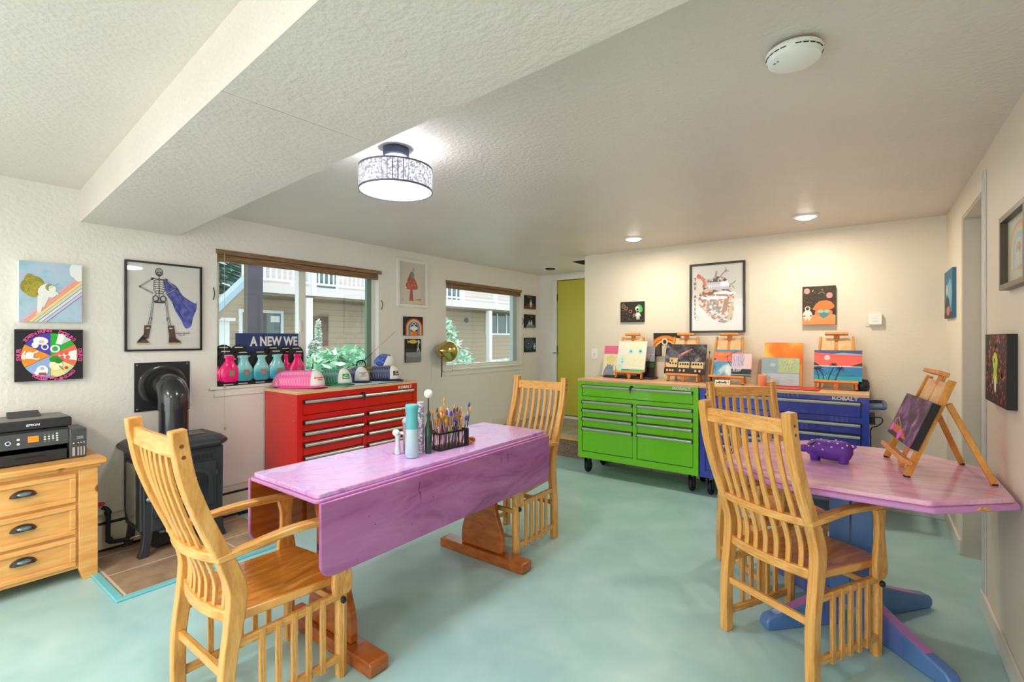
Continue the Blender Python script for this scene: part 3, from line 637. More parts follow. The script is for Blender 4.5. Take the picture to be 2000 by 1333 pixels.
MB().tube([(0, 0, -.004), (0, 0, .19)], .085, 30).obj('lower_pipe', PIPE, t2)
b = MB()
el = [(-.0, 0, .19), (0, 0, .25)] + [(-.085 + .085 * math.cos(R(a)), 0, .25 + .085 * math.sin(R(a))) for a in (30, 60, 90)] + [(-.197, 0, .335)]
b.tube(el, .088, 30); b.obj('elbow', PIPE, t2)
b = MB()
for z in (.185, .205, .225): b.tube([(0, 0, z - .003), (0, 0, z + .003)], .0905, 30)
b.obj('seam_bands', PIPE, t2)
M_ = Matrix.Translation((-.197, 0, .335)) @ Matrix.Rotation(R(90), 4, 'Y')
MB(M_).lathe([(.11, 0), (.142, 0), (.145, .008), (.13, .016), (.11, .014)], seg=40, cap=False).obj('collar', PIPE, t2)
o = MB().box(-.1995, -.192, -.1635, .1635, .165, .495).obj('wall_plate', mat('black_plate', rgb(34, 33, 38), .5), t2, bevel=.002)
b = MB()
for y in (-.148, .148):
    for z in (.18, .48): b.ball((-.1915, y, z), (.003, .006, .006), 8, 6)
b.obj('screws', STEEL, o)
t = thing('gas_pipe', 'short black iron gas pipe with red valve handle between dresser and stove', 'pipe', (XA, .90, .12))
MB(Matrix.Translation((-XA, -.90, -.12))).tube(curve([(XA + .07, .89, .30), (XA + .085, .91, .285), (XA + .09, .915, .25), (XA + .09, .915, .10), (XA + .095, .94, .075), (XA + .11, 1.02, .07)], 5), .013, 10).obj('iron_pipe', RUB, t)
b = MB(Matrix.Translation((-XA, -.90, -.12)))
for p_ in ((XA + .088, .913, .265), (XA + .09, .92, .09)): b.ball(p_, .02, 12, 8)
b.obj('elbow_fitting', RUB, t)
MB(Matrix.Translation((-XA, -.90, -.12))).tube([(XA + .001, .875, .315), (XA + .012, .875, .315)], .03, 20).tube([(XA + .01, .875, .315), (XA + .07, .888, .302)], .011, 10).obj('wall_flange', mat('white_flange', rgb(224, 222, 214), .4), t)
MB(Matrix.Translation((-XA, -.90, -.12))).ball((XA + .075, .88, .325), (.015, .02, .012), 10, 6).box(XA + .06, XA + .09, .862, .90, .323, .331).obj('valve_handle', mat('valve_red', rgb(196, 40, 36), .4), t)
o = MB().tube(curve([(0, 0, 0), (.02, .04, .012), (.03, .10, .006), (.05, .16, .02)], 5), .007, 8).obj('gas_hose', mat('brass_hose', rgb(170, 156, 120), .35, .6), None, (XA + .115, 1.02, .19 - .12)); o.parent = t; o.location = (.115, .12, -.05)

# ------------------------------------------------------------------ pine dresser and printer
dx0, dx1, dy0, dy1, dz = XA + .005, -3.57, .19, .80, .68
t = thing('pine_dresser', 'knotty pine three-drawer dresser with dark cup pulls under the printer', 'dresser', ((dx0 + dx1) / 2, (dy0 + dy1) / 2, 0))
M_ = Matrix.Translation((-(dx0 + dx1) / 2, -(dy0 + dy1) / 2, 0))
MB(M_).box(dx0, dx1 - .012, dy0 + .01, dy1 - .012, .07, dz - .035).obj('body', PINE, t)
MB(M_).prism([(dx0, dy0 - .04), (dx1 + .035, dy0 - .04), (dx1 + .035, dy1 + .035), (dx0, dy1 + .035)], 'z', dz - .032, dz).obj('top', PINE, t, bevel=.008)
MB(M_).box(dx0, dx1 + .012, dy0 - .01, dy1 + .012, dz - .05, dz - .032).obj('cornice', PINE, t, bevel=.004)
for y0_, y1_ in ((dy1 - .085, dy1), (dy0, dy0 + .085)):
    a, b_ = (y0_, y1_) if y0_ > .4 else (y0_, y1_)
    MB(M_).prism([(y0_, dz - .05), (y0_, .07), (y0_ + (.02 if y0_ > .4 else 0), 0), (y1_ - (0 if y0_ > .4 else .02), 0), (y1_, .07), (y1_, dz - .05)], 'x', dx1 - .05, dx1).obj('corner_post', PINE, t, bevel=.003)
MB(M_).box(dx0, dx0 + .05, dy1 - .05, dy1 - .012, 0, .08).box(dx0, dx0 + .05, dy0 + .012, dy0 + .05, 0, .08).obj('rear_feet', PINE, t)
PULL = mat('pewter_pull', rgb(120, 136, 146), .28, .6); PULLD = mat('pull_shadow', rgb(62, 62, 64), .35, .6)
for z0_, z1_, zp in ((.448, .612, .546), (.268, .434, .366), (.088, .254, .191)):
    y0_, y1_ = dy0 + .095, dy1 - .095
    dr = MB(M_).box(dx1 - .03, dx1 - .006, y0_, y1_, z0_, z1_).obj('drawer', PINE, t, bevel=.003)
    f = .028
    b = MB(M_)
    b.ring('x', dx1 - .0058, dx1 + .004, y0_, y1_, z0_, z1_, f)
    b.obj('drawer_frame', PINE, dr, bevel=.006)
    Mp = M_ @ Matrix.Translation((dx1 - .006, .495, zp))
    b = MB(Mp); rg = []
    for j in range(7):
        a = R(90 * j / 6); rg.append([(.034 * math.sin(a) + .001, .052 * math.cos(R(c_)) * (1 - .25 * math.sin(a)), .034 * max(0, math.sin(R(c_))) * math.cos(a) - .012 + .016 * math.sin(a) * .2) for c_ in range(0, 181, 12)])
    for a_, b2_ in zip(rg, rg[1:]):
        A2 = [b.v(q) for q in a_]; B2 = [b.v(q) for q in b2_]
        for k in range(len(A2) - 1): b.f([A2[k], A2[k + 1], B2[k + 1], B2[k]])
    h = b.obj('cup_pull', PULLD, dr, fix=True)
    sm = h.modifiers.new('s', 'SOLIDIFY'); sm.thickness = .002
    MB(Mp).ball((.020, 0, .002), (.018, .034, .013), 16, 8).obj('pull_grip', PULL, h)
px0, px1, py0, py1, pz = XA + .03, -3.665, .375, .692, dz + .001
t = thing('printer', 'black office printer with ink tank and orange screen on the pine dresser', 'printer', ((px0 + px1) / 2, (py0 + py1) / 2, pz))
M_ = Matrix.Translation((-(px0 + px1) / 2, -(py0 + py1) / 2, -pz))
PB = mat('printer_black', rgb(44, 45, 48), .45); PG = mat('printer_grey', rgb(74, 77, 80), .4); PT = mat('printer_top', rgb(112, 112, 108), .4)
MB(M_).box(px0, px1 - .012, py0, py1, pz, pz + .185).obj('body', PB, t, bevel=.005)
MB(M_).box(px0 - .005, px1 + .004, py0 - .004, py1 + .012, pz + .188, pz + .238).obj('scanner_lid', PB, t, bevel=.006)
MB(M_).box(px0, px1 - .002, py0, py1 + .006, pz + .238, pz + .242).obj('lid_top', PT, t, bevel=.003)
MB(M_).prism([(px0 + .03, pz + .243), (px0 + .14, pz + .243), (px0 + .10, pz + .252), (px0 + .03, pz + .27)], 'y', .47, .60).obj('document_feeder', PB, t, bevel=.003)
pn = MB(M_).prism([(px1 - .02, pz + .085), (px1 + .008, pz + .09), (px1 - .002, pz + .170), (px1 - .02, pz + .172)], 'y', py0 - .0, py1).obj('control_panel', PG, t, bevel=.003)
def onp(y, z, r_, m_, nm, h_=.002, sq=None):
    k = (z - (pz + .09)) / .08; x = px1 + .0085 - .010 * k
    b = MB(M_ @ Matrix.Translation((x, y, z)) @ Matrix.Rotation(R(83), 4, 'Y'))
    if sq: b.box(-sq[1], sq[1], -sq[0], sq[0], 0, h_)
    else: b.cyl((0, 0, 0), r_, h_, 12)
    return b.obj(nm, m_, pn)
BW = mat('button_white', rgb(220, 222, 228), .4); BB = mat('button_blue', rgb(50, 60, 110), .3)
onp(.449, pz + .127, .0115, BW, 'power_button'); onp(.449, pz + .127, .0075, BB, 'power_icon', .0025)
for z in (.14, .117): onp(.488, pz + z, .0065, BW, 'button')
onp(.546, pz + .135, 0, mat('orange_screen', rgb(222, 132, 40), .2, emit=rgb(222, 132, 40), es=.35), 'screen', .002, (.0215, .0165))
for i in range(4):
    for j in range(4): onp(.592 + i * .0165, pz + .152 - j * .0125, .0048, BW if i == 3 or j % 3 else PT, 'key', .0015)
MB(M_).box(px1 - .03, px1 - .012, py0, py1, pz + .06, pz + .086).obj('output_slot', BLK, t)
tr_ = MB(M_).box(px1 - .03, px1 + .006, py0 + .012, py1 - .008, pz + .004, pz + .062).obj('paper_tray', PB, t, bevel=.004)
MB(M_).box(px1 + .006, px1 + .0075, py0 + .10, py1 - .10, pz + .035, pz + .045).obj('tray_grip', BLK, tr_)
MB(M_).box(px1 - .02, px1 + .0085, py0 + .006, py0 + .02, pz + .004, pz + .065).obj('tray_side', PG, tr_, bevel=.002)
tk = MB(M_).box(px0 + .08, px1 + .012, py1 + .001, py1 + .075, pz, pz + .168).obj('ink_tank', PG, t, bevel=.006)
for k, w_ in enumerate((.012, .0065, .0065, .0065)):
    y = py1 + (.018, .038, .051, .064)[k]
    MB(M_).box(px1 + .0115, px1 + .0128, y - w_ / 2, y + w_ / 2, pz + .012, pz + .062).obj('ink_window', mat('ink_window', rgb(176, 178, 180), .3), tk)
    MB(M_ @ Matrix.Translation((px1 + .0118, y, pz + .085)) @ Matrix.Rotation(R(90), 4, 'Y')).cyl((0, 0, 0), .0035, .001, 10).obj('ink_mark', BW, tk)
MB(M_).box(px1 + .0115, px1 + .0125, py1 + .03, py1 + .06, pz + .108, pz + .122).obj('label', mat('tank_label', rgb(170, 172, 176), .4), tk)
MB(M_ @ Matrix.Translation((px1 + .0045, .545, pz + .212)) @ WA).add(text_mesh('EPSON', .016, .0004, 1.1), Matrix(), None).obj('brand_lettering', BW, t, smooth=False)
MB(M_ @ Matrix.Translation((px1 + .013, py1 + .045, pz + .115)) @ WA).add(text_mesh('EcoTank', .009, .0002), Matrix(), None).obj('tank_lettering', BLK, tk, smooth=False)
# ------------------------------------------------------------------ pictures: flat paint shapes laid on a canvas, unit coordinates, y up
def flat(c, rough=.6, metal=0):
    k = 'paint_%d_%d_%d' % tuple(c[:3]) + ('_m' if metal else '')
    return mat(k, rgb(*c[:3]), rough, metal)
class Art:
    def __init__(s, w, h): s.w, s.h, s.b, s.k = w, h, MB(), 0
    def _z(s): s.k += 1; return .0004 + s.k * .00012
    def m(s, c): s.b.use(c if not isinstance(c, tuple) else flat(c))
    def clip(s, P_):                                     # keep paint inside the canvas edge
        for ax, lim, sg in ((0, 0, 1), (0, 1, -1), (1, 0, 1), (1, 1, -1)):
            out = []
            for k in range(len(P_)):
                a, b_ = P_[k - 1], P_[k]; da, db = (a[ax] - lim) * sg, (b_[ax] - lim) * sg
                if (da < 0) != (db < 0): q = da / (da - db); out.append((a[0] + (b_[0] - a[0]) * q, a[1] + (b_[1] - a[1]) * q))
                if db >= 0: out.append(b_)
            P_ = out
            if not P_: break
        o = []
        for p in P_:
            if not o or abs(p[0] - o[-1][0]) + abs(p[1] - o[-1][1]) > 1e-5: o.append(p)
        if len(o) > 1 and abs(o[0][0] - o[-1][0]) + abs(o[0][1] - o[-1][1]) < 1e-5: o.pop()
        return o
    def poly(s, pts, c, z=None):
        s.m(c); z = z or s._z(); pts = s.clip(list(pts))
        if len(pts) > 2: s.b.f([s.b.v(((x - .5) * s.w, (y - .5) * s.h, z)) for x, y in pts])
        return s
    def rect(s, x0, y0, x1, y1, c): return s.poly([(x0, y0), (x1, y0), (x1, y1), (x0, y1)], c)
    def ell(s, cx, cy, rx, ry, c, n=22, a0=0, a1=360, rot=0):
        full = a1 - a0 >= 360; K = range(n) if full else range(n + 1); q = []
        for k in K:
            a = R(a0 + (a1 - a0) * k / n); x, y = rx * math.cos(a), ry * math.sin(a); cr_, sr = math.cos(R(rot)), math.sin(R(rot))
            q.append((cx + (x * s.w * cr_ - y * s.h * sr) / s.w, cy + (x * s.w * sr + y * s.h * cr_) / s.h))
        if not full: q.append((cx, cy))
        return s.poly(q, c)
    def line(s, pts, wd, c, smooth=0):
        if smooth: pts = [(p.x, p.y) for p in curve([(x, y, 0) for x, y in pts], smooth)]
        s.m(c); z = s._z(); P_ = [Vector(((x - .5) * s.w, (y - .5) * s.h)) for x, y in pts]; l, r = [], []
        for k, p in enumerate(P_):
            d = (P_[min(k + 1, len(P_) - 1)] - P_[max(k - 1, 0)]).normalized(); n = Vector((-d.y, d.x)) * (wd[k] if isinstance(wd, list) else wd) * s.w / 2
            l.append(((p.x + n.x) / s.w + .5, (p.y + n.y) / s.h + .5)); r.append(((p.x - n.x) / s.w + .5, (p.y - n.y) / s.h + .5))
        for k in range(len(P_) - 1): s.poly([l[k], r[k], r[k + 1], l[k + 1]], c, z)
        return s
    def text(s, t, x, y, size, c, rot=0, sx=1):
        s.m(c); me = text_mesh(t, size, 0, sx); M = Matrix.Translation(((x - .5) * s.w, (y - .5) * s.h, s._z())) @ Matrix.Rotation(R(rot), 4, 'Z')
        base = [s.b.bm.verts.new(s.b.M @ M @ v_.co) for v_ in me.vertices]
        for p in me.polygons: s.b.f([base[k] for k in p.vertices])
        return s
    def dots(s, n, c, r, box=(.03, .03, .97, .97), seed=1, seg=6):
        rd = random.Random(seed)
        for k in range(n):
            x, y = rd.uniform(box[0], box[2]), rd.uniform(box[1], box[3]); q = r * rd.uniform(.5, 1.3)
            s.ell(x, y, q, q * s.w / s.h, rd.choice(c) if isinstance(c, list) else c, seg); s.k -= 1
        s.k += 1; return s
    def scratch(s, n, c, wd, box, seed=1, l=.05, ang=None):
        rd = random.Random(seed)
        for k in range(n):
            x, y = rd.uniform(box[0], box[2]), rd.uniform(box[1], box[3]); a = R(ang + rd.uniform(-15, 15)) if ang is not None else rd.uniform(0, 6.3)
            s.line([(x, y), (x + l * math.cos(a), y + l * math.sin(a))], wd, rd.choice(c) if isinstance(c, list) else c); s.k -= 1
        s.k += 1; return s
    def astro(s, x, y, h, suit=(222, 226, 220), visor=(30, 34, 50)):   # small space-suited figure
        u = h * s.h / s.w
        s.ell(x - .09 * u, y - .30 * h, .07 * u, .20 * h, suit, 10).ell(x + .09 * u, y - .30 * h, .07 * u, .20 * h, suit, 10)
        s.ell(x, y, .17 * u, .24 * h, suit, 14).ell(x - .19 * u, y - .02 * h, .06 * u, .17 * h, suit, 10, rot=-18).ell(x + .19 * u, y - .02 * h, .06 * u, .17 * h, suit, 10, rot=18)
        s.ell(x, y + .30 * h, .155 * u, .165 * h, suit, 16).ell(x, y + .30 * h, .105 * u, .11 * h, visor, 14); return s
    def done(s, parent, z0): o = s.b.obj('picture', None, parent, (0, 0, z0), smooth=False, fix=False); return o
CANV = noisy('canvas_white', [(.3, rgb(226, 224, 216)), (.7, rgb(236, 234, 226))], 60, rough=.8)
def canvas(label, M, w, h, side, art, depth=.018, group=None, cat='painting', bg=None):
    t = thing('canvas_painting', label, cat, M=M, group=group)
    MB().box(-w / 2, w / 2, -h / 2, h / 2, 0, depth).obj('canvas', flat(side) if isinstance(side, tuple) else side, t, bevel=.001)
    A = Art(w, h); A.rect(0, 0, 1, 1, bg if bg else side); art(A); A.done(t, depth); return t
def framed(label, M, w, h, fw, fcol, art, depth=.022, bg=(222, 220, 216)):
    t = thing('framed_print', label, 'framed print', M=M)
    fm = flat(fcol, .35)
    b = MB().ring('z', 0, depth, -w / 2, w / 2, -h / 2, h / 2, fw)
    b.obj('frame', fm, t, bevel=.0015)
    MB().box(-w / 2 + fw * .5, w / 2 - fw * .5, -h / 2 + fw * .5, h / 2 - fw * .5, .001, .006).obj('backing', CANV, t)
    A = Art(w - 2 * fw, h - 2 * fw); A.rect(0, 0, 1, 1, bg); art(A); A.done(t, .006)
    MB().box(-w / 2 + fw * .8, w / 2 - fw * .8, -h / 2 + fw * .8, h / 2 - fw * .8, .015, .0165).obj('glass', PICG, t)
    return t
PICG = bpy.data.materials.new('picture_glass'); PICG.use_nodes = True; g = PICG.node_tree; g.nodes.clear()
go_ = g.nodes.new('ShaderNodeOutputMaterial'); gm = g.nodes.new('ShaderNodeMixShader'); gt = g.nodes.new('ShaderNodeBsdfTransparent'); gg = g.nodes.new('ShaderNodeBsdfGlossy')
gm.inputs[0].default_value = .04; gg.inputs['Roughness'].default_value = .03
g.links.new(gt.outputs[0], gm.inputs[1]); g.links.new(gg.outputs[0], gm.inputs[2]); g.links.new(gm.outputs[0], go_.inputs[0])
SKYBL = noisy('washed_sky', [(.35, rgb(150, 190, 214)), (.5, rgb(176, 202, 220)), (.65, rgb(188, 188, 222))], 9, rough=.7, detail=6)
CAPE = noisy('cape_print', [(.35, rgb(48, 58, 120)), (.5, rgb(70, 84, 176)), (.65, rgb(96, 112, 206))], 26, rough=.5)
GALAXY = noisy('galaxy_paint', [(.38, rgb(36, 30, 32)), (.5, rgb(62, 56, 62)), (.62, rgb(96, 98, 112)), (.72, rgb(150, 160, 168))], 14, rough=.5, detail=8, dist=.5)
PGALAXY = noisy('purple_galaxy_paint', [(.36, rgb(42, 32, 36)), (.5, rgb(84, 54, 92)), (.62, rgb(132, 84, 136)), (.74, rgb(190, 150, 160))], 14, rough=.5, detail=8, dist=.5)
COLLAGE0 = noisy('collage_base', [(.3, rgb(90, 96, 88)), (.4, rgb(214, 206, 180)), (.46, rgb(196, 90, 60)), (.52, rgb(230, 222, 200)), (.58, rgb(120, 150, 150)), (.64, rgb(232, 190, 170)), (.72, rgb(150, 100, 60))], 44, rough=.5, detail=3)
m = COLLAGE = mat('collage_mosaic', rgb(200, 190, 170), .5)
vo = N(m, 'ShaderNodeTexVoronoi', _Scale=46); L(m, coords(m, 'Object', (1, 1, 1)), vo.inputs['Vector']); sp_ = N(m, 'ShaderNodeSeparateXYZ'); L(m, vo.outputs['Color'], sp_.inputs[0])
r = ramp(m, [(0, rgb(84, 88, 84)), (.14, rgb(214, 206, 184)), (.3, rgb(186, 84, 60)), (.42, rgb(228, 214, 196)), (.56, rgb(120, 146, 150)), (.68, rgb(226, 178, 160)), (.8, rgb(150, 100, 56)), (.92, rgb(196, 200, 196))]); r.color_ramp.interpolation = 'CONSTANT'
L(m, sp_.outputs['X'], r.inputs[0]); L(m, r.outputs[0], P(m).inputs['Base Color'])
SUNSET = noisy('sunset_paint', [(.3, rgb(226, 90, 30)), (.45, rgb(240, 130, 40)), (.55, rgb(250, 190, 90)), (.7, rgb(236, 110, 40))], 3, sc=(1, 1, 7), rough=.5)
WATER = noisy('water_paint', [(.35, rgb(66, 120, 168)), (.5, rgb(96, 158, 196)), (.62, rgb(214, 228, 232))], 6, sc=(1, 1, 6), rough=.5)

def a_cow(A):
    A.rect(0, 0, 1, 1, SKYBL)
    for k, c in enumerate(((226, 176, 196), (240, 170, 130), (244, 216, 150), (206, 222, 196), (222, 230, 236), (210, 196, 232))):
        o = k * .072; A.poly([(.0 + o, .0), (.06 + o, .0), (1, .80 - o * .92), (1, .86 - o * .92)], c)
        A.line([(.06 + o, 0), (1, .80 - o * .92)], .010, (110, 120, 140) if k > 2 else (220, 150, 160))
    A.ell(.92, .90, .13, .14, (236, 238, 240)).ell(1 - .05, .80, .09, .09, (236, 238, 240)).ell(.86, .84, .06, .06, (236, 238, 240))
    A.rect(1, 0, 1.0, 1, (226, 228, 226))
    A.ell(.20, .60, .17, .16, (150, 142, 44), rot=-35).ell(.24, .54, .15, .14, (172, 160, 60), rot=-30).ell(.16, .70, .08, .09, (160, 150, 56))
    A.dots(90, [(196, 184, 96), (128, 120, 36), (182, 168, 70)], .008, (.08, .46, .32, .76), 3)
    A.ell(.40, .52, .11, .12, (236, 236, 232), rot=-20).ell(.48, .48, .10, .07, (236, 236, 232), rot=10).poly([(.28, .44), (.38, .42), (.33, .14), (.27, .14)], (236, 236, 232)).poly([(.36, .44), (.46, .42), (.38, .24), (.33, .26)], (232, 232, 228))
    A.ell(.47, .58, .07, .06, (150, 156, 90)).ell(.51, .56, .06, .055, (240, 238, 232)).line([(.50, .52), (.58, .50), (.60, .46)], .03, (238, 238, 234)).ell(.31, .13, .06, .025, (224, 214, 160))
    A.line([(.45, .56), (.62, .66)], .006, (120, 130, 130))
def a_wheel(A):
    col = ((40, 176, 60), (236, 116, 88), (236, 224, 160), (150, 176, 224), (240, 146, 50), (84, 60, 176))
    for k, c in enumerate(col):
        A.ell(.5, .49, .42, .44, c, 10, 90 - 60 * (k + 1), 90 - 60 * k)
    for k in range(6): A.line([(.5, .49), (.5 + .42 * math.cos(R(90 - 60 * k)), .49 + .44 * math.sin(R(90 - 60 * k)))], .006, (90, 110, 60))
    w = (240, 240, 240)
    A.ell(.36, .78, .11, .075, w, rot=-12).ell(.28, .70, .05, .06, w).ell(.42, .66, .055, .06, w).ell(.42, .66, .035, .04, (84, 60, 176)).ell(.37, .76, .04, .03, (220, 180, 230))
    A.poly([(.62, .92), (.74, .90), (.66, .70), (.58, .72)], w).poly([(.72, .86), (.82, .80), (.66, .70)], (210, 214, 220)).ell(.57, .62, .075, .075, w).ell(.57, .62, .045, .05, (60, 170, 100))
    A.poly([(.62, .50), (.90, .60), (.90, .38), (.64, .44)], w)
    for x, y in ((.66, .53), (.74, .53), (.67, .45), (.76, .45)): A.ell(x, y, .035, .04, (236, 100, 90))
    A.ell(.58, .30, .10, .10, (246, 240, 200), rot=30).ell(.56, .42, .08, .06, (40, 150, 50), rot=20).ell(.62, .38, .06, .05, (50, 130, 50)).poly([(.66, .22), (.84, .30), (.80, .20), (.72, .14)], (190, 226, 170)).ell(.74, .24, .03, .03, (220, 60, 60)).line([(.63, .28), (.70, .20)], .02, (190, 120, 50))
    A.ell(.38, .20, .09, .10, w).ell(.31, .15, .05, .05, w).rect(.33, .11, .44, .16, (170, 70, 90)).ell(.38, .24, .03, .03, (170, 190, 236))
    A.ell(.20, .50, .06, .07, w).line([(.14, .58), (.10, .50), (.17, .44)], .03, w).line([(.22, .52), (.32, .58)], .025, w).line([(.20, .46), (.30, .42), (.34, .44)], .025, w).ell(.12, .47, .04, .05, (244, 220, 200))
    pk = (226, 90, 160)
    def arc(t, a0, st, rr_=.475, sz=.026):
        for i, ch_ in enumerate(t):
            a = a0 - i * st; A.text(ch_, .5 + rr_ * .96 * math.cos(R(a)), .49 + (rr_ + .01) * math.sin(R(a)), sz, pk, a - 90); A.k -= 1
        A.k += 1
    arc('SCREEN PRINTS', 142, 4.4); arc('PICKLING', 72, 4.6); arc('DRINKS', 12, 5); arc('GARDENING', -42, 4.6)
    arc('PLANNING IT', -98, -0.0 + 4.4) if False else None
    for i, ch_ in enumerate('PUZZLES TO'): A.text(ch_, .26 + .03 * i, .06 - .02 * math.sin(i / 9 * 3.1) + (.0 if i > 4 else .05 - .012 * i), .026, pk, -8 + i)
    for i, ch_ in enumerate('RUNS'): A.text(ch_, .05, .60 - .06 * i, .026, pk, 90)
def a_skel(A):
    k = (62, 66, 72); g2 = (120, 124, 130)
    A.poly([(p.x, p.y) for p in curve([(.47, .83, 0), (.56, .80, 0), (.66, .76, 0), (.74, .66, 0), (.84, .60, 0), (.94, .56, 0), (.95, .60, 0), (.955, .50, 0), (.90, .38, 0), (.88, .29, 0), (.83, .25, 0), (.78, .26, 0), (.72, .36, 0), (.63, .48, 0), (.60, .56, 0), (.53, .64, 0), (.49, .74, 0)], 3)], CAPE)
    A.line([(.62, .74), (.70, .60), (.80, .50), (.86, .44)], .012, (44, 50, 100), 3).line([(.60, .56), (.68, .46), (.76, .36)], .014, (44, 50, 96), 3).line([(.74, .34), (.84, .42), (.93, .50)], .02, (60, 76, 180), 3)
    A.ell(.42, .91, .055, .05, k).ell(.42, .915, .042, .036, (170, 172, 176)).ell(.40, .905, .014, .011, k).ell(.44, .905, .014, .011, k).rect(.40, .875, .44, .885, k)
    for j in range(12): A.ell(.42, .86 - j * .023, .012, .009, k, 8)
    for j in range(7):
        y = .81 - j * .026; w_ = .075 + .006 * math.sin(j / 6 * 3.1) - (.02 if j > 4 else 0)
        for s_ in (-1, 1): A.line([(.42, y + .008), (.42 + s_ * w_ * .7, y + .004), (.42 + s_ * w_, y - .012), (.42 + s_ * w_ * .6, y - .028)], .008, k, 3)
    A.line([(.33, .835), (.42, .82), (.51, .835)], .012, k)
    for s_ in (-1, 1):
        sh = (.42 + s_ * .095, .825); el_ = (.42 + s_ * (.255 if s_ < 0 else .23), .725); ha = (.42 + s_ * .085, .655)
        A.line([sh, el_], .016, k).line([sh, el_], .007, (200, 202, 204)).line([el_, ha], .018, k).line([el_, ha], .007, (200, 202, 204)).ell(sh[0], sh[1], .018, .015, k).ell(el_[0], el_[1], .014, .012, k)
        A.ell(.42 + s_ * .05, .59, .045, .045, k).ell(.42 + s_ * .05, .595, .026, .028, (196, 198, 200)).ell(.42 + s_ * .045, .565, .014, .014, k)
        hip, kn, an = (.42 + s_ * .085, .575), (.42 + s_ * .115, .36), (.42 + s_ * .15, .26)
        A.line([hip, kn], .022, k).line([hip, kn], .010, (206, 208, 208)).ell(kn[0], kn[1], .022, .022, g2).line([kn, an], .03, k).line([kn, an], .012, (210, 210, 210))
        bx = .42 + s_ * .155
        A.poly([(bx - .045, .28), (bx + .045, .28), (bx + .04 + s_ * .03, .13), (bx + s_ * .14, .085), (bx + s_ * .14, .065), (bx - s_ * .03, .065), (bx - .04 + s_ * .015, .16)], (74, 54, 50))
        A.line([(bx - s_ * .035, .068), (bx + s_ * .14, .068)], .022, (214, 176, 130)).rect(bx - .02, .24, bx + .02, .255, (210, 206, 200))
    A.rect(.37, .545, .47, .56, k)
    A.text('Arthur Bones', .74, .19, .016, (110, 110, 116), 3).text('No. 34', .73, .165, .013, (130, 130, 134), 3)
def a_mush(A):
    A.poly([(.28, .36), (.32, .60), (.42, .76), (.50, .80), (.56, .66), (.66, .54), (.72, .42), (.66, .37), (.45, .36)], (196, 70, 30)).ell(.46, .46, .21, .10, (190, 74, 34)).poly([(.30, .50), (.44, .76), (.40, .56)], (150, 80, 60)).ell(.50, .70, .07, .09, (120, 140, 136)).poly([(.52, .84), (.56, .90), (.56, .78)], (90, 120, 120))
    A.dots(24, [(236, 120, 50), (140, 40, 20), (230, 200, 180)], .012, (.32, .40, .62, .56), 2).poly([(.42, .37), (.50, .37), (.53, .10), (.38, .10)], (176, 56, 44)).poly([(.40, .13), (.54, .14), (.56, .09), (.36, .09)], (196, 84, 44)).poly([(.58, .12), (.84, .17), (.84, .08)], (226, 166, 70)).line([(.60, .12), (.84, .15)], .012, (120, 90, 50)).ell(.14, .11, .03, .008, (90, 90, 90)).line([(.68, .44), (.74, .38)], .01, (110, 110, 110))
def a_rain(A):
    for k, c in enumerate(((196, 60, 40), (226, 130, 60), (230, 206, 150), (120, 176, 150), (90, 100, 160), (200, 150, 170))):
        r_ = .46 - k * .045; A.ell(.52, .42, r_, r_ * 1.08, c, 24, 0, 180).rect(.52 - r_, 0, .52 + r_, .43, c)
    A.ell(.52, .40, .19, .22, (24, 24, 40), 20, 0, 180).rect(.33, 0, .71, .41, (24, 24, 40)).dots(20, (220, 220, 230), .008, (.3, .3, .75, .75), 4)
    A.astro(.50, .34, .5).ell(.50, .38, .20, .12, (226, 232, 232)).ell(.50, .62, .085, .09, (226, 232, 232)).ell(.50, .62, .05, .055, (20, 22, 34)).rect(.33, 0, .68, .22, (240, 116, 30)).ell(.38, .10, .04, .06, (250, 170, 60))
def a_fish(A):
    A.rect(0, 0, 1, .42, (120, 124, 128)).ell(.5, .36, .6, .16, (140, 144, 148)).rect(0, .42, 1, .58, (44, 46, 50)).ell(.46, .88, .26, .085, (226, 178, 76)).poly([(.22, .88), (.10, .97), (.12, .80)], (226, 178, 76)).poly([(.68, .88), (.84, .96), (.80, .84)], (210, 160, 66))
    A.line([(.84, .90), (.80, .74), (.78, .58), (.72, .44)], .05, (216, 222, 222), 3).line([(.80, .62), (.86, .50), (.88, .40)], .045, (216, 222, 222), 3).line([(.80, .76), (.94, .86)], .035, (216, 222, 222)).ell(.83, .90, .06, .045, (226, 230, 230))
def a_s1(A): A.rect(0, 0, 1, .22, (110, 56, 30)).ell(.5, .30, .4, .12, (70, 60, 34)).line([(.2, .88), (.6, .84)], .03, (130, 140, 130)).astro(.52, .42, .62, (216, 220, 206), (70, 84, 90))
def a_s2(A): A.ell(.5, .06, .42, .26, (120, 132, 136)).astro(.40, .38, .40, (216, 220, 220)).astro(.60, .38, .42, (222, 226, 226), (120, 116, 108)).ell(.62, .82, .04, .035, (230, 200, 196)).dots(12, (110, 120, 150), .01, (.05, .5, .95, .95), 5)
def a_s3(A):
    for r_, c in ((.52, (50, 92, 96)), (.45, (20, 26, 40)), (.38, (70, 140, 140)), (.31, (24, 36, 60)), (.24, (86, 110, 130)), (.17, (30, 40, 66)), (.10, (150, 60, 80)), (.04, (230, 90, 110))): A.ell(.34, .60, r_, r_ * .88, c)
    A.rect(.84, 0, 1, 1, (14, 14, 18)).rect(0, 0, 1, .10, (14, 14, 18)).astro(.86, .40, .5, (214, 224, 220), (90, 110, 120)).line([(.84, .74), (.86, .92)], .03, (130, 150, 150))
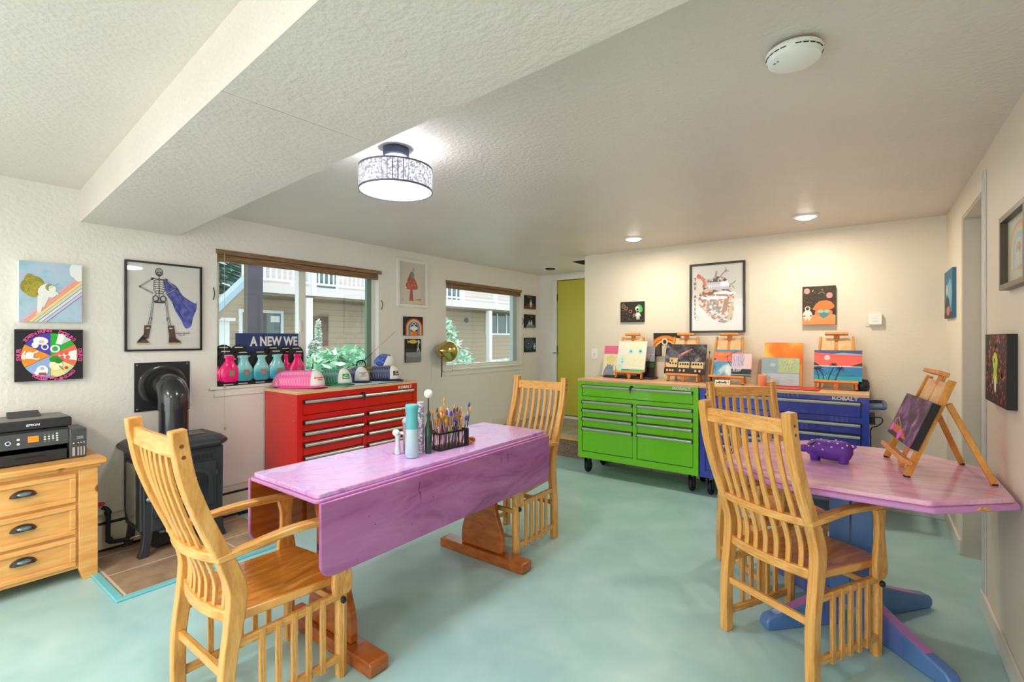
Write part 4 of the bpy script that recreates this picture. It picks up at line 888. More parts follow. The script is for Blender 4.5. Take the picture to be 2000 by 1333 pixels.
def a_pl(A):
    for x, y, r_, c in ((.13, .78, .09, (190, 92, 60)), (.24, .68, .085, (150, 130, 90)), (.43, .53, .075, (196, 110, 84)), (.60, .34, .07, (200, 160, 110)), (.12, .86, .06, (110, 150, 100))): A.ell(x, y, r_, r_ * 1.1, c).ell(x, y, r_ * .6, r_ * .66, (44, 38, 32))
    A.dots(50, [(150, 80, 80), (120, 130, 90), (160, 150, 140)], .012, (.05, .05, .7, .6), 8)
    A.ell(.82, .66, .11, .20, (80, 196, 90), rot=20).ell(.72, .66, .09, .11, (226, 228, 222)).astro(.75, .36, .5, (232, 230, 226)).ell(.73, .62, .05, .05, (40, 44, 50))
def a_heart(A):
    A.poly([(p.x, p.y) for p in curve([(.14, .84, 0), (.19, .86, 0), (.28, .79, 0), (.40, .80, 0), (.52, .82, 0), (.66, .79, 0), (.74, .70, 0), (.80, .60, 0), (.83, .46, 0), (.82, .30, 0), (.78, .16, 0), (.66, .115, 0), (.50, .14, 0), (.34, .23, 0), (.22, .33, 0), (.14, .42, 0), (.145, .55, 0), (.21, .66, 0), (.23, .75, 0), (.13, .80, 0)], 3)], COLLAGE)
    A.line([(.14, .84), (.22, .80), (.27, .70)], .05, (206, 130, 110), 3).ell(.14, .84, .04, .035, (214, 110, 90)).line([(.47, .80), (.50, .90)], .035, (150, 152, 158)).line([(.54, .79), (.62, .86), (.70, .91)], .022, (140, 142, 148)).line([(.65, .88), (.68, .95)], .014, (140, 142, 148)).line([(.67, .87), (.74, .89)], .012, (140, 142, 148)).line([(.70, .68), (.80, .70), (.86, .74)], .02, (150, 152, 158), 3).line([(.78, .68), (.84, .62)], .014, (140, 142, 148))
    A.poly([(.58, .22), (.70, .30), (.74, .50), (.66, .52)], (160, 92, 50)).poly([(.70, .14), (.80, .22), (.80, .44), (.74, .34)], (196, 172, 110)).line([(.20, .36), (.40, .24), (.62, .15)], .02, (196, 130, 60), 3).line([(.30, .48), (.22, .36), (.17, .40)], .02, (170, 50, 60), 3)
    A.rect(.32, .62, .74, .735, (214, 216, 236)).rect(.32, .66, .74, .70, (240, 240, 250))
    for k in range(11): A.line([(.34 + k * .037, .625), (.34 + k * .037, .73)], .004, (150, 150, 180))
    rr_ = ((120, 60, 60), (90, 90, 96), (170, 90, 80))
    for k, ch_ in enumerate('THE ARTERY'): A.text(ch_, .07, .79 - k * .066, .040, rr_[k % 3], 0, .8)
    for y in (.215, .19, .165): A.line([(.07, y), (.19, y)], .004, (150, 140, 136))
def a_burg(A):
    A.dots(120, [(120, 110, 96), (170, 156, 130), (90, 84, 72)], .008, (.03, .35, .97, .97), 9)
    A.ell(.14, .88, .09, .075, (236, 150, 150)).ell(.82, .75, .095, .075, (236, 146, 146)).line([(.48, .80), (.60, .85), (.68, .80)], .008, (220, 210, 190)).line([(.30, .86), (.34, .90)], .02, (226, 214, 190)).line([(.58, .91), (.64, .89)], .014, (220, 190, 170))
    A.ell(.65, .12, .46, .18, (232, 152, 96), 24).rect(0, 0, 1, .10, (228, 148, 92)).ell(.18, .12, .3, .07, (232, 152, 96)).ell(.65, .31, .27, .10, (226, 130, 80)).poly([(p.x, p.y) for p in curve([(.31, .40, 0), (.40, .52, 0), (.52, .60, 0), (.68, .625, 0), (.84, .60, 0), (.94, .52, 0), (.97, .46, 0), (.88, .40, 0), (.60, .38, 0), (.42, .36, 0)], 3)], (232, 124, 62))
    A.poly([(.48, .37), (.82, .38), (.78, .22), (.64, .16), (.54, .22)], (90, 140, 136)).ell(.56, .34, .09, .04, (150, 196, 186)).ell(.74, .34, .09, .04, (150, 196, 186)).astro(.16, .30, .40, (226, 222, 208), (80, 66, 50)).ell(.16, .19, .15, .03, (226, 216, 196))
def a_blue(A): A.ell(.3, .75, .3, .2, (60, 110, 140)).ell(.7, .5, .25, .3, (110, 170, 200)).ell(.4, .25, .3, .2, (70, 50, 60)).ell(.35, .60, .1, .12, (230, 200, 120)).rect(0, 0, 1, .12, (60, 36, 50)).ell(.5, .15, .2, .1, (196, 110, 90))
def a_alien(A): A.dots(200, [(196, 60, 44), (140, 44, 40), (190, 130, 110), (90, 50, 44)], .02, (.03, .03, .97, .97), 11).ell(.5, .60, .11, .14, (206, 222, 60)).ell(.5, .42, .08, .16, (190, 210, 60)).ell(.50, .28, .05, .12, (226, 226, 200)).ell(.47, .62, .025, .04, (40, 50, 30)).line([(.42, .44), (.40, .30)], .03, (196, 214, 70)).line([(.58, .44), (.60, .30)], .03, (196, 214, 70))
def a_pale(A):
    for k, c in enumerate(((226, 166, 150), (226, 196, 160), (214, 216, 176), (176, 206, 206), (190, 200, 216))):
        r_ = .40 - k * .05; A.ell(.5, .50, r_, r_ * 1.0, c, 24, 0, 180).rect(.5 - r_, .2, .5 + r_, .51, c)
    A.ell(.5, .50, .15, .16, (206, 212, 206), 20, 0, 180).rect(.35, .2, .65, .51, (206, 212, 206)).ell(.5, .5, .1, .09, (222, 170, 140)).astro(.5, .38, .36, (226, 220, 204), (170, 170, 150)).ell(.6, .2, .12, .03, (222, 170, 140))

def wa(px0, py0, px1, py1, d=0):                         # centre, width and height of a rectangle on the window wall
    a, b_ = at(px0, py0, x=XA + d), at(px1, py1, x=XA + d); return (a + b_) / 2, abs(a.y - b_.y), abs(a.z - b_.z)
BK = (34, 31, 36)
canvas('square canvas of a golden-haired figure climbing a pale rainbow against blue sky', fr((XA, .6625, 1.641), WA), .275, .353, (222, 226, 226), a_cow, .03)
canvas('black canvas with a six-colour wheel of little white scenes, below the rainbow climber', fr((XA, .657, 1.267), WA), .296, .303, BK, a_wheel, .03)
framed('black-framed print of a skeleton in boots with a flying blue cape', fr((XA, 1.246, 1.583), WA), .456, .609, .012, (26, 26, 30), a_skel, .02)
framed('white-framed print of a red mushroom with a small figure on top', fr((XA, 3.505, 1.948), WA), .425, .505, .028, (226, 226, 222), a_mush, .025, bg=(214, 206, 196))
canvas('small black canvas of an astronaut on orange under a rainbow arch', fr((XA, 3.512, 1.494), WA), .262, .20, (30, 26, 32), a_rain, .02)
canvas('small dark canvas of a golden fish above a white swimming astronaut', fr((XA, 3.51, 1.233), WA), .215, .248, (22, 24, 26), a_fish, .02)
canvas('small black canvas of an astronaut on rusty ground, top of the hall-corner trio', fr((XA, 5.727, 1.88), WA), .278, .195, (20, 24, 22), a_s1, .02, 'dark astronaut canvases by the hall corner')
canvas('small black canvas of two astronauts on a moon, middle of the hall-corner trio', fr((XA, 5.718, 1.608), WA), .272, .19, (18, 18, 24), a_s2, .02, 'dark astronaut canvases by the hall corner')
canvas('small black canvas of teal rings and astronaut, lowest of the hall-corner trio', fr((XA, 5.722, 1.267), WA), .28, .205, (16, 18, 22), a_s3, .02, 'dark astronaut canvases by the hall corner')
canvas('small black canvas of an astronaut with a green pack and a trail of planets', fr((-2.012, YB, 1.641), WB), .26, .215, (46, 40, 34), a_pl, .02)
framed('black-framed print of an anatomical heart collage lettered down its left side', fr((-1.172, YB, 1.752), WB), .50, .665, .018, (40, 38, 34), a_heart, .022)
canvas('black canvas of an orange burger, astronaut and two pink planets', fr((-.35, YB, 1.643), WB), .236, .325, (60, 50, 36), a_burg, .035)
canvas('slim blue abstract canvas on the right wall beside the doorway', fr((XC, 4.555, 1.676), WC), .42, .335, (56, 110, 140), a_blue, .02)
canvas('black canvas of a yellow-green alien among red specks on the right wall', fr((XC, 2.894, 1.235), WC), .44, .30, (30, 26, 24), a_alien, .03)
framed('dark wood framed pastel rainbow print at the right edge of the photo', fr((XC, 2.62, 1.715), WC), .41, .30, .022, (84, 74, 58), a_pale, .03, bg=(206, 206, 186))
for M_, lb in ((fr((-2.458, YB, 1.188), WB), 'white light switch plate at the left end of the back wall'),):
    t = thing('light_switch', lb, 'switch', M=M_)
    MB().box(-.036, .036, -.057, .057, 0, .006).obj('plate', WPL, t, bevel=.002)
    MB().box(-.006, .006, -.012, .012, .006, .014).obj('toggle', mat('toggle', rgb(200, 198, 196), .4), t, bevel=.001)
t = thing('thermostat', 'white boxy thermostat on the back wall right of the burger painting', 'thermostat', M=fr((.03, YB, 1.51), WB))
MB().box(-.062, .045, -.05, .045, 0, .006).obj('back_plate', mat('thermo_plate', rgb(222, 214, 196), .5), t, bevel=.002)
MB().box(-.04, .045, -.038, .05, .006, .034).obj('cover', WPL, t, bevel=.004)
b = MB()
for k in range(3): b.box(-.02, .02, .012 - k * .012, .014 - k * .012, .034, .0345)
b.obj('slots', mat('toggle', None), t)

# ------------------------------------------------------------------ easels
def make_easel(label, group, w=.135, w2=.12, D=.19, H=.42, l=.13, name='tabletop_easel'):
    t = thing(name, label, 'easel', group=group)
    wt = w * .80; k = l / H
    for s in (-1, 1):
        MB().sweep([(s * w, 0, .004), (s * wt, l, H)], (1, 0, 0), .018, .026).obj('front_leg', EASEL_LEG, t, bevel=.002)
        o = MB().sweep([(s * w2, D, .004), (s * w2 * .72, l * .82 + .022, H * .76)], (1, 0, 0), .016, .022).obj('rear_leg', EASEL_LEG, t, bevel=.002)
        MB().box(s * w - .009, s * w + .009, -.011, .011, 0, .006).obj('rubber_foot', RUB, t); MB().box(s * w2 - .008, s * w2 + .008, D - .010, D + .010, 0, .006).obj('rubber_foot', RUB, t)
    nv = Vector((0, -1, k)).normalized()
    def pl(x, z, o_=0): return (x, z * k + nv.y * o_, z + nv.z * o_)
    b = MB(); z0_, z1_ = .10, H - .012
    for x0, x1 in ((-wt + .008, -.012), (.012, wt - .008)):
        b.loft([[pl(x0, z0_, o_), pl(x1, z0_, o_), pl(x1, z1_, o_), pl(x0, z1_, o_)] for o_ in (-.004, .004)])
    b.obj('back_board', BEECH, t, bevel=.001)
    MB().loft([[pl(-.020, .02, o_), pl(.020, .02, o_), pl(.020, H + .01, o_), pl(-.020, H + .01, o_)] for o_ in (-.014, -.004)]).obj('centre_mast', BEECH_D, t)
    MB().loft([[pl(-.020, H - .03, o_), pl(.020, H - .03, o_), pl(.020, H + .02, o_), pl(-.020, H + .02, o_)] for o_ in (-.003, .006)]).obj('mast_slider', BEECH_D, t)
    MB().loft([[pl(-wt * .72, z, .004), pl(wt * .72, z, .004), pl(wt * .72, z, .046), pl(-wt * .72, z, .046)] for z in (H + .008, H + .026)]).obj('top_bar', BEECH_D, t, bevel=.003)
    MB().loft([[pl(-w - .012, z, .004), pl(w + .012, z, .004), pl(w + .012, z, .046), pl(-w - .012, z, .046)] for z in (.048, .066)]).obj('tray', BEECH_D, t, bevel=.003)
    MB().loft([[(x_, y_, 0) for x_, y_ in ((-.012, .01), (.012, .01), (.012, .03), (-.012, .03))], [(x_, y_, .06) for x_, y_ in ((-.016, .01), (.016, .01), (.016, .035), (-.016, .035))]]).obj('centre_peg', BEECH_D, t)
    return t
GE = 'beech easels on the tool chests'
e = make_easel('beech easel on the green chest holding the pale smiling face canvas', GE)
ZT = .956
espots = [(-1.953, 4.58, 0, e['label']), (-1.417, 4.58, 0, 'beech easel holding the dark galaxy train canvas on the green chest'), (-1.03, 4.58, 0, 'beech easel on the blue chest holding the island sunset and lilac tree canvases'), (-.22, 4.58, 0, 'beech easel at the right end of the blue chest holding the palm sunset canvas')]
for k, (x, y, a, lb) in enumerate(espots):
    c = e if k == 0 else copy_tree(e); c['label'] = lb; c.location = (x, y, ZT); c.rotation_euler = (0, 0, R(a))
EL = math.degrees(math.atan(.13 / .42))
def on_easel(ex, ey, ez, rz, w, h, z0=.067, off=.006, dx=0, depth=.016, k=.13 / .42):   # canvas frame resting on the tray
    lean = math.atan(k); n = Vector((0, -1, k)).normalized()
    base = Vector((dx, z0 * k, z0)) + n * off
    up = Vector((0, k, 1)).normalized(); c = base + up * (h / 2)
    M = Matrix.Translation((ex, ey, ez)) @ Matrix.Rotation(rz, 4, 'Z') @ Matrix.Translation(c) @ WB @ Matrix.Rotation(-lean, 4, 'X'); return M
def a_face(A):
    A.ell(.64, .50, .30, .42, (226, 236, 196)).ell(.64, .50, .24, .34, (232, 230, 204)).line([(.36, .98), (.46, .80), (.64, .84), (.80, .80), (.92, .98)], .03, (226, 228, 170), 3).line([(.38, .30), (.50, .22), (.66, .20), (.82, .28), (.90, .42)], .02, (222, 224, 170), 3)
    A.ell(.47, .66, .10, .10, (200, 226, 236)).ell(.80, .67, .10, .10, (196, 226, 226)).ell(.47, .66, .045, .045, (110, 170, 220)).ell(.80, .67, .045, .045, (90, 150, 210)).line([(.58, .42), (.66, .36), (.78, .44)], .015, (206, 220, 170), 3).ell(.16, .36, .13, .16, (206, 232, 226)).ell(.19, .40, .018, .018, (60, 90, 90)).ell(.20, .31, .022, .026, (80, 110, 80)).rect(0, 0, 1, .075, (96, 178, 140)).rect(.14, .045, .48, .075, (60, 110, 120)).ell(.12, .10, .1, .12, (190, 230, 196)).ell(.35, .5, .08, .05, (236, 230, 180))
def a_train(A):
    A.rect(0, 0, 1, 1, GALAXY)
    A.dots(150, [(190, 206, 206), (120, 150, 160), (220, 224, 220)], .004, (.15, .40, .95, .95), 12, 4)
    A.line([(.34, .60), (.50, .72), (.66, .84)], [.05, .06, .07, .06, .05, .04, .03], (176, 100, 104), 3).line([(.40, .66), (.56, .78)], .02, (226, 170, 160)).rect(0, 0, 1, .18, (52, 42, 38)).dots(30, (170, 110, 90), .008, (.6, .40, .9, .56), 3)
    c = (214, 190, 140)
    A.rect(.02, .22, .32, .36, c).rect(.12, .34, .32, .50, c).poly([(.10, .50), (.34, .50), (.32, .54), (.12, .54)], (200, 172, 120)).rect(.35, .20, .62, .40, c).rect(.67, .20, .96, .40, c).rect(.16, .40, .20, .48, (110, 70, 40)).rect(.32, .25, .35, .28, (160, 130, 90)).rect(.62, .25, .67, .28, (160, 130, 90))
    for x in (.14, .21, .28, .40, .46, .52, .58, .72, .78, .84, .91): A.ell(x, .34 if x < .3 else .33, .022, .035, (60, 50, 44))
    for x in (.08, .15, .22, .40, .50, .78, .88): A.ell(x, .11, .026, .042, (226, 176, 140))
    A.poly([(.0, .20), (.02, .36), (.06, .22)], (196, 110, 60))
def a_isl(A): A.rect(0, .60, 1, .92, (232, 118, 84)).rect(0, .92, 1, 1, (90, 140, 170)).rect(0, .80, 1, .84, (240, 140, 90)).rect(0, 0, 1, .60, WATER).poly([(0, .60), (.2, .56), (.5, .54), (.8, .56), (1, .60), (1, .64), (0, .66)], (70, 60, 70)).ell(.5, .62, .45, .08, (236, 120, 96)).ell(.24, .82, .09, .07, (244, 150, 70)).line([(.96, .14), (.66, .36), (.52, .58), (.50, .78)], .02, (40, 56, 76), 4).line([(.50, .76), (.66, .84), (.80, .92)], .015, (50, 70, 84)).line([(.50, .76), (.36, .66)], .015, (50, 70, 84)).line([(.76, .78), (.84, .60)], .015, (50, 60, 76)).line([(.6, .86), (.84, .96)], .02, (70, 110, 140))
def a_lil(A): A.rect(0, .35, 1, 1, (214, 196, 210)).rect(.6, .35, 1, 1, (230, 196, 200)).scratch(140, [(150, 130, 190), (196, 180, 224), (130, 150, 200), (222, 210, 236)], .012, (.05, .38, .62, .92), 5, .12, 85).rect(0, 0, 1, .32, (44, 54, 62)).rect(0, .05, 1, .09, (150, 176, 186)).scratch(18, [(222, 218, 230)], .02, (.05, .18, .6, .3), 6, .14, 70)
def a_palm(A):
    A.rect(0, .48, 1, 1, (238, 104, 94)).poly([(0, 1), (1, 1), (1, .88), (.6, .92), (.4, .88), (0, .92)], (66, 90, 140)).poly([(.38, .88), (.6, .92), (1, .87), (1, .84), (.5, .86)], (150, 170, 190)).line([(0, .86), (.4, .80), (1, .82)], .02, (226, 84, 84), 3).rect(0, 0, 1, .46, (44, 130, 176)).rect(0, .30, 1, .42, (60, 120, 180)).rect(0, .0, 1, .14, (56, 160, 176)).ell(.28, .75, .065, .085, (246, 196, 200)).rect(0, .455, 1, .485, (214, 222, 236))
    A.poly([(0, .60), (.14, .48), (0, .48)], (80, 50, 56)).poly([(1, .60), (.76, .48), (1, .48)], (80, 56, 50)).scratch(30, [(80, 170, 190), (40, 100, 170)], .006, (.02, .03, .9, .4), 8, .12, 0)
    for pts, top in ((((.12, .02), (.09, .20), (.05, .34)), (.05, .36)), (((.22, .02), (.19, .20), (.12, .36)), (.12, .38)), (((.31, .02), (.36, .24), (.42, .44)), (.42, .50)), (((.46, .01), (.50, .20), (.55, .36)), (.56, .38))):
        A.line(list(pts), .016, (30, 34, 40), 3)
        for a in (20, 60, 120, 160, 200, 330): A.line([top, (top[0] + .055 * math.cos(R(a)), top[1] + .07 * math.sin(R(a)) + .02), (top[0] + .10 * math.cos(R(a)), top[1] + .08 * math.sin(R(a)) - .03)], [.018, .016, .014, .012, .008, .006, .002], (34, 36, 40), 3)
canvas('pale green and cream canvas of a smiling blue-eyed face on the leftmost easel', on_easel(-1.94, 4.58, ZT, 0, .30, .318), .30, .318, (232, 230, 216), a_face, .016)
canvas('dark galaxy canvas with a yellow train on the second easel', on_easel(-1.405, 4.58, ZT, 0, .375, .29), .375, .29, (38, 32, 30), a_train, .016)
canvas('canvas of an orange sunset over blue water behind the lilac tree canvas', on_easel(-1.03, 4.58, ZT, 0, .23, .245, dx=.0), .23, .245, (226, 224, 216), a_isl, .010)
canvas('small square canvas of a lilac blossoming tree in front of the orange sunset', on_easel(-1.03, 4.58, ZT, 0, .16, .205, dx=.12, off=.019), .16, .205, (210, 196, 206), a_lil, .010)
canvas('canvas of palm silhouettes under a pink sky with a pale sun', on_easel(-.21, 4.58, ZT, 0, .318, .25), .318, .25, (60, 110, 150), a_palm, .016)
def lean_on(x0, x1, ztop, zbot, ybot, lean, lb, side, art, dep=.016, cat='painting'):
    w, h = x1 - x0, (ztop - zbot) / math.cos(R(lean))
    c = Vector(((x0 + x1) / 2, ybot + (h / 2) * math.sin(R(lean)), zbot + (h / 2) * math.cos(R(lean))))
    return canvas(lb, Matrix.Translation(c) @ WB @ Matrix.Rotation(-R(lean), 4, 'X'), w, h, side, art, dep)
def a_pink(A): A.rect(0, .72, 1, 1, (226, 110, 146)).rect(0, 0, 1, .70, (236, 226, 190)).ell(.5, .55, .3, .14, (226, 216, 140)).ell(.42, .0, .36, .34, (136, 146, 168), 20, 0, 180).poly([(.24, .28), (.30, .40), (.42, .30), (.46, .42), (.56, .30), (.70, .38), (.70, .2), (.2, .2)], (130, 140, 160)).scratch(20, [(170, 196, 206), (120, 150, 150)], .012, (.15, .04, .65, .26), 2, .08, 80).line([(.86, .3), (.84, 0)], .05, (236, 150, 150))
def a_dark(A): A.rect(0, .5, 1, 1, (150, 152, 164)).rect(0, .30, 1, .46, (44, 90, 64)).dots(40, [(200, 200, 206), (90, 96, 104)], .03, (.1, .55, .9, .85), 4).rect(0, 0, 1, .28, (40, 30, 26)).line([(0, .48), (1, .52)], .01, (90, 190, 120))
def a_lake(A): A.rect(0, .42, 1, 1, (146, 168, 176)).rect(.45, .46, 1, .98, (172, 196, 150)).rect(0, 0, 1, .42, (178, 194, 206)).ell(.74, .86, .09, .08, (206, 206, 130)).ell(.30, .74, .07, .07, (170, 196, 206)).scratch(70, [(150, 180, 130), (196, 210, 170), (130, 160, 150)], .01, (.45, .48, .95, .9), 3, .06, 60).scratch(50, [(196, 208, 216), (160, 184, 200)], .01, (.05, .03, .9, .38), 4, .14, 0)
def a_glow(A): A.rect(0, 0, 1, 1, SUNSET)
def a_arch(A):
    for k, c in enumerate(((222, 120, 30), (236, 150, 50), (200, 90, 40), (240, 180, 90))):
        r_ = .66 - k * .06; A.ell(.48, .20, r_, r_ * 1.05, c, 24, 10, 175)
    A.ell(.48, .16, .42, .46, (40, 32, 28), 24, 0, 180).rect(.06, 0, .95, .18, (40, 32, 28))
    for k in range(7): A.line([(.05 + k * .03, .05), (.05 + k * .03, .5)], .008, (150, 130, 100))
    A.ell(.45, .62, .12, .16, (222, 212, 190)).ell(.45, .62, .07, .09, (50, 42, 40)).rect(.34, 0, .56, .46, (214, 204, 180))
P0 = lambda px, py, Y: at(px, py, y=Y)
a, b_ = P0(1173.8, 729.6, 4.64), P0(1208, 677, 4.70)
lean_on(a.x, b_.x, b_.z, ZT + .018, 4.68, 14, 'pink and cream canvas of a grey crouching creature leaning at the left end', (236, 226, 210), a_pink)
a, b_ = P0(1252, 736, 4.66), P0(1278, 678, 4.76)
lean_on(a.x - .08, b_.x, b_.z, ZT + .018, 4.755, 10, 'dark grey and green canvas half hidden behind the leftmost easel', (36, 30, 28), a_dark)
t = thing('plank', 'dark wooden plank lying under the leftmost canvases on the green chest', 'plank', (-1.99, 4.70, ZT))
MB().prism(rrect(-.27, .27, -.08, .10, .03), 'z', .001, .017).obj('board', noisy('dark_plank', [(.3, rgb(44, 34, 32)), (.7, rgb(66, 52, 48))], 12, rough=.6), t, bevel=.003)
canvas('black canvas of an orange arch and pale helmeted figure on the wall behind the easels', fr((-1.649, YB, 1.30), WB), .26, .235, (46, 34, 26), a_arch, .03)
a, b_ = P0(1490, 757, 4.66), P0(1567.5, 671, 4.72)
lean_on(a.x, b_.x, b_.z, ZT + .001, 4.68, 13, 'glowing orange sunset canvas with a red edge leaning behind the lake scene', (214, 70, 50), a_glow)
a, b_ = P0(1487, 753, 4.60), P0(1562, 701, 4.64)
lean_on(a.x, b_.x, b_.z, ZT + .01, 4.60, 13, 'pale blue and green lake canvas leaning in front of the orange sunset', (206, 214, 214), a_lake)
t = thing('folder', 'flat red folder lying under the lake canvas on the blue chest', 'folder', (-.52, 4.49, ZT)); MB().box(-.22, .20, -.11, .15, .001, .009).obj('cover', mat('folder_red', rgb(206, 52, 48), .5), t, bevel=.002)
MB().box(-.21, .19, -.1115, -.1105, .002, .008).obj('page_edges', mat('page_grey', rgb(120, 110, 104), .6), t)
t = thing('candle', 'short peach pillar candle in front of the lake canvas', 'candle', (-.735, 4.53, ZT + .001)); MB().lathe([(0, 0), (.03, 0), (.033, .004), (.033, .096), (.028, .10), (0, .098)], seg=24).obj('wax', mat('peach_wax', rgb(242, 158, 126), .5), t)
MB().cyl((0, 0, .098), .0012, .01, 5).obj('wick', BLK, t)
t = thing('figurine', 'tiny cream figurine standing on the red folder beside the peach candle', 'figurine', (-.655, 4.50, ZT + .010)); MB().lathe([(0, 0), (.018, 0), (.016, .02), (.010, .034), (.013, .05), (.009, .062), (0, .064)], seg=14).obj('body', mat('cream_clay', rgb(222, 196, 166), .5), t); MB().ball((0, 0, .07), .010).obj('head', mat('cream_clay', None), t)
t = thing('name_card', 'white folded card with a handwritten word under the third easel tray', 'card', (-1.05, 4.53, ZT + .001))
MB().prism([(-.012, 0), (-.011, 0), (0, .036), (.011, 0), (.012, 0), (0, .038)], 'x', -.062, .062).obj('card', mat('card_white', rgb(240, 236, 226), .6), t)
MB(Matrix.Translation((0, -.0095, .019)) @ WB @ Matrix.Rotation(R(-17), 4, 'X')).add(text_mesh('yellowfly !', .026, 0), Matrix(), None).obj('handwriting', BLK, t, smooth=False)
t = thing('water_glass', 'clear rinse glass holding one tall brush between the train and sunset easels', 'glass', (-1.185, 4.585, ZT + .001))
CLR = mat('clear_glass', (1, 1, 1, 1), .03, trans=1, ior=1.3)
MB().lathe([(0, 0), (.030, 0), (.036, .02), (.034, .055), (.032, .055), (.034, .02), (.028, .004), (0, .004)], seg=24, cap=False).obj('bowl', CLR, t)
t = thing('speaker', 'small dark blue round speaker behind the palm canvas on the blue chest', 'speaker', (-.05, 4.66, ZT + .001))
MB().lathe([(0, 0), (.038, 0), (.045, .012), (.045, .062), (.034, .085), (0, .09)], seg=24).obj('body', mat('speaker_navy', rgb(38, 44, 78), .5), t)
MB().lathe([(.0455, .015), (.0465, .03), (.0455, .045)], seg=24, cap=False).obj('band', BLK, t)

# easel with the purple galaxy canvas on the pink table
k2 = .162 / .422
ez = .766
te = make_easel('wooden easel standing on the octagonal pink table holding the purple galaxy canvas', None, .196, .186, .285, .42, .162)
te.location = (.096, 2.894, ez); te.rotation_euler = (0, 0, -1.415)
def a_gal(A): A.rect(0, 0, 1, 1, PGALAXY).dots(120, [(200, 170, 200), (150, 110, 160), (220, 190, 170)], .003, (.2, .4, .95, .95), 14, 4).poly([(.02, .26), (.16, .46), (.42, .26), (.40, .24), (.16, .42), (.04, .24)], (190, 130, 100)).poly([(.05, .12), (.05, .26), (.44, .26), (.72, .10), (.70, .05), (.40, .10)], (198, 108, 60)).rect(0, 0, .7, .07, (58, 48, 42)).ell(.07, .17, .055, .10, (230, 96, 214)).ell(.46, .10, .065, .12, (230, 96, 214)).line([(.16, .42), (.20, .30), (.3, .26)], .01, (160, 130, 110))
canvas('purple galaxy canvas with an orange buggy on magenta wheels, on the pink table', on_easel(.096, 2.894, ez, -1.415, .42, .21, .115, .008, 0, .03, k2), .42, .215, (26, 24, 26), a_gal, .03)
# painted pig
PIGM = noisy('pig_purple', [(.3, rgb(88, 44, 150)), (.7, rgb(112, 62, 174))], 12, rough=.55)
t = thing('pig_figurine', 'purple toy pig with pink spots on the octagonal pink table', 'figurine', (-.165, 2.825, .766), R(-4))
b = MB()
ln = [(-.096, .050, .020, .020), (-.086, .050, .028, .028), (-.066, .054, .038, .042), (-.045, .054, .046, .047), (-.01, .053, .050, .049), (.03, .053, .052, .050), (.068, .054, .050, .048), (.088, .055, .038, .038), (.099, .058, .014, .016)]
def pigp(x, a):
    for p_, q_ in zip(ln, ln[1:]):
        if p_[0] <= x <= q_[0]:
            f = (x - p_[0]) / (q_[0] - p_[0]); z, ry, rz = [p_[i] + (q_[i] - p_[i]) * f for i in (1, 2, 3)]; return (x, -ry * math.cos(R(a)), z + rz * math.sin(R(a)))
b.loft([[(x, ry * math.cos(2 * math.pi * k / 20), z + rz * math.sin(2 * math.pi * k / 20)) for k in range(20)] for x, z, ry, rz in ln])
b.obj('body', PIGM, t)
MB().tube([(-.088, 0, .048), (-.116, 0, .046)], [.019, .019], 16).obj('snout', PIGM, t, bevel=.002)
for s in (-1, 1):
    for x in (-.055, .062): MB().lathe([(0, 0), (.017, 0), (.019, .008), (.023, .04), (0, .05)], (x, s * .026, 0), 12).obj('leg', PIGM, t)
    MB().loft([[(-.070, s * .022, .088), (-.050, s * .022, .094), (-.055, s * .032, .090)], [(-.084, s * .044, .080), (-.064, s * .048, .070), (-.072, s * .050, .078)]]).obj('ear', mat('pig_ear', rgb(66, 36, 112), .5), t)
MB().tube(curve([(.094, 0, .07), (.108, .0, .080), (.104, .006, .090)], 4), .005, 6).obj('tail', PIGM, t)
for x, a in ((-.088, 50), (-.078, 25), (-.058, 20), (-.068, 75), (-.034, 40), (-.018, 8), (-.03, 85), (.005, 62), (.018, 28), (.04, 55), (.062, 30), (.078, 52), (.03, 95), (-.05, 120), (.05, 120)):
    MB().ball(pigp(x, a), (.005, .0032, .0042), 8, 6).obj('spot', mat('pig_spot', rgb(236, 186, 206), .5), t)
# ------------------------------------------------------------------ things on the long table
TZ = .763
SPT = mat('sprayer_teal', rgb(96, 182, 186), .4); SPB = mat('sprayer_frost', rgb(176, 206, 214), .25, coat=.3)
t = thing('spray_bottle', 'tall slim teal-topped misting bottle standing at the front of the long table', 'bottle', (-1.868, 1.657, TZ))
MB().lathe([(0, 0), (.031, 0), (.034, .004), (.0345, .02), (.033, .10), (.0315, .145), (0, .146)], seg=28).obj('bottle', SPB, t)
MB().lathe([(0, .145), (.0315, .1455), (.031, .16), (.029, .21), (.031, .245), (.034, .262), (.031, .268), (0, .268)], seg=28, sx=1.0).obj('sprayer_head', SPT, t)
MB().tube(curve([(.0, .030, .225), (0, .052, .215), (0, .06, .195)], 4), .005, 8).obj('trigger', SPT, t)
t = thing('spray_bottle', 'small white nozzle bottle left of the tall teal bottle', 'bottle', (-1.975, 1.655, TZ))
MB().lathe([(0, 0), (.014, 0), (.016, .01), (.012, .05), (.012, .085), (.016, .10), (0, .105)], seg=18).obj('bottle', mat('frost_white', rgb(214, 224, 226), .3), t)
MB().ball((-.005, -.006, .112), (.022, .018, .018), 16, 10).obj('sprayer_head', mat('frost_mint', rgb(206, 228, 224), .3), t)
MB().tube([(.01, .01, .112), (.03, .025, .104)], .008, 10).obj('nozzle', WPL, t)
t = thing('tumbler', 'clear tumbler with a pink straw behind the small white bottle', 'tumbler', (-1.94, 1.70, TZ))
PKC = mat('pink_clear', rgb(226, 190, 200), .12, trans=.6)
MB().lathe([(0, 0), (.026, 0), (.031, .08), (.033, .165), (.031, .165), (.029, .08), (.024, .003), (0, .003)], seg=24, cap=False).obj('cup', PKC, t)
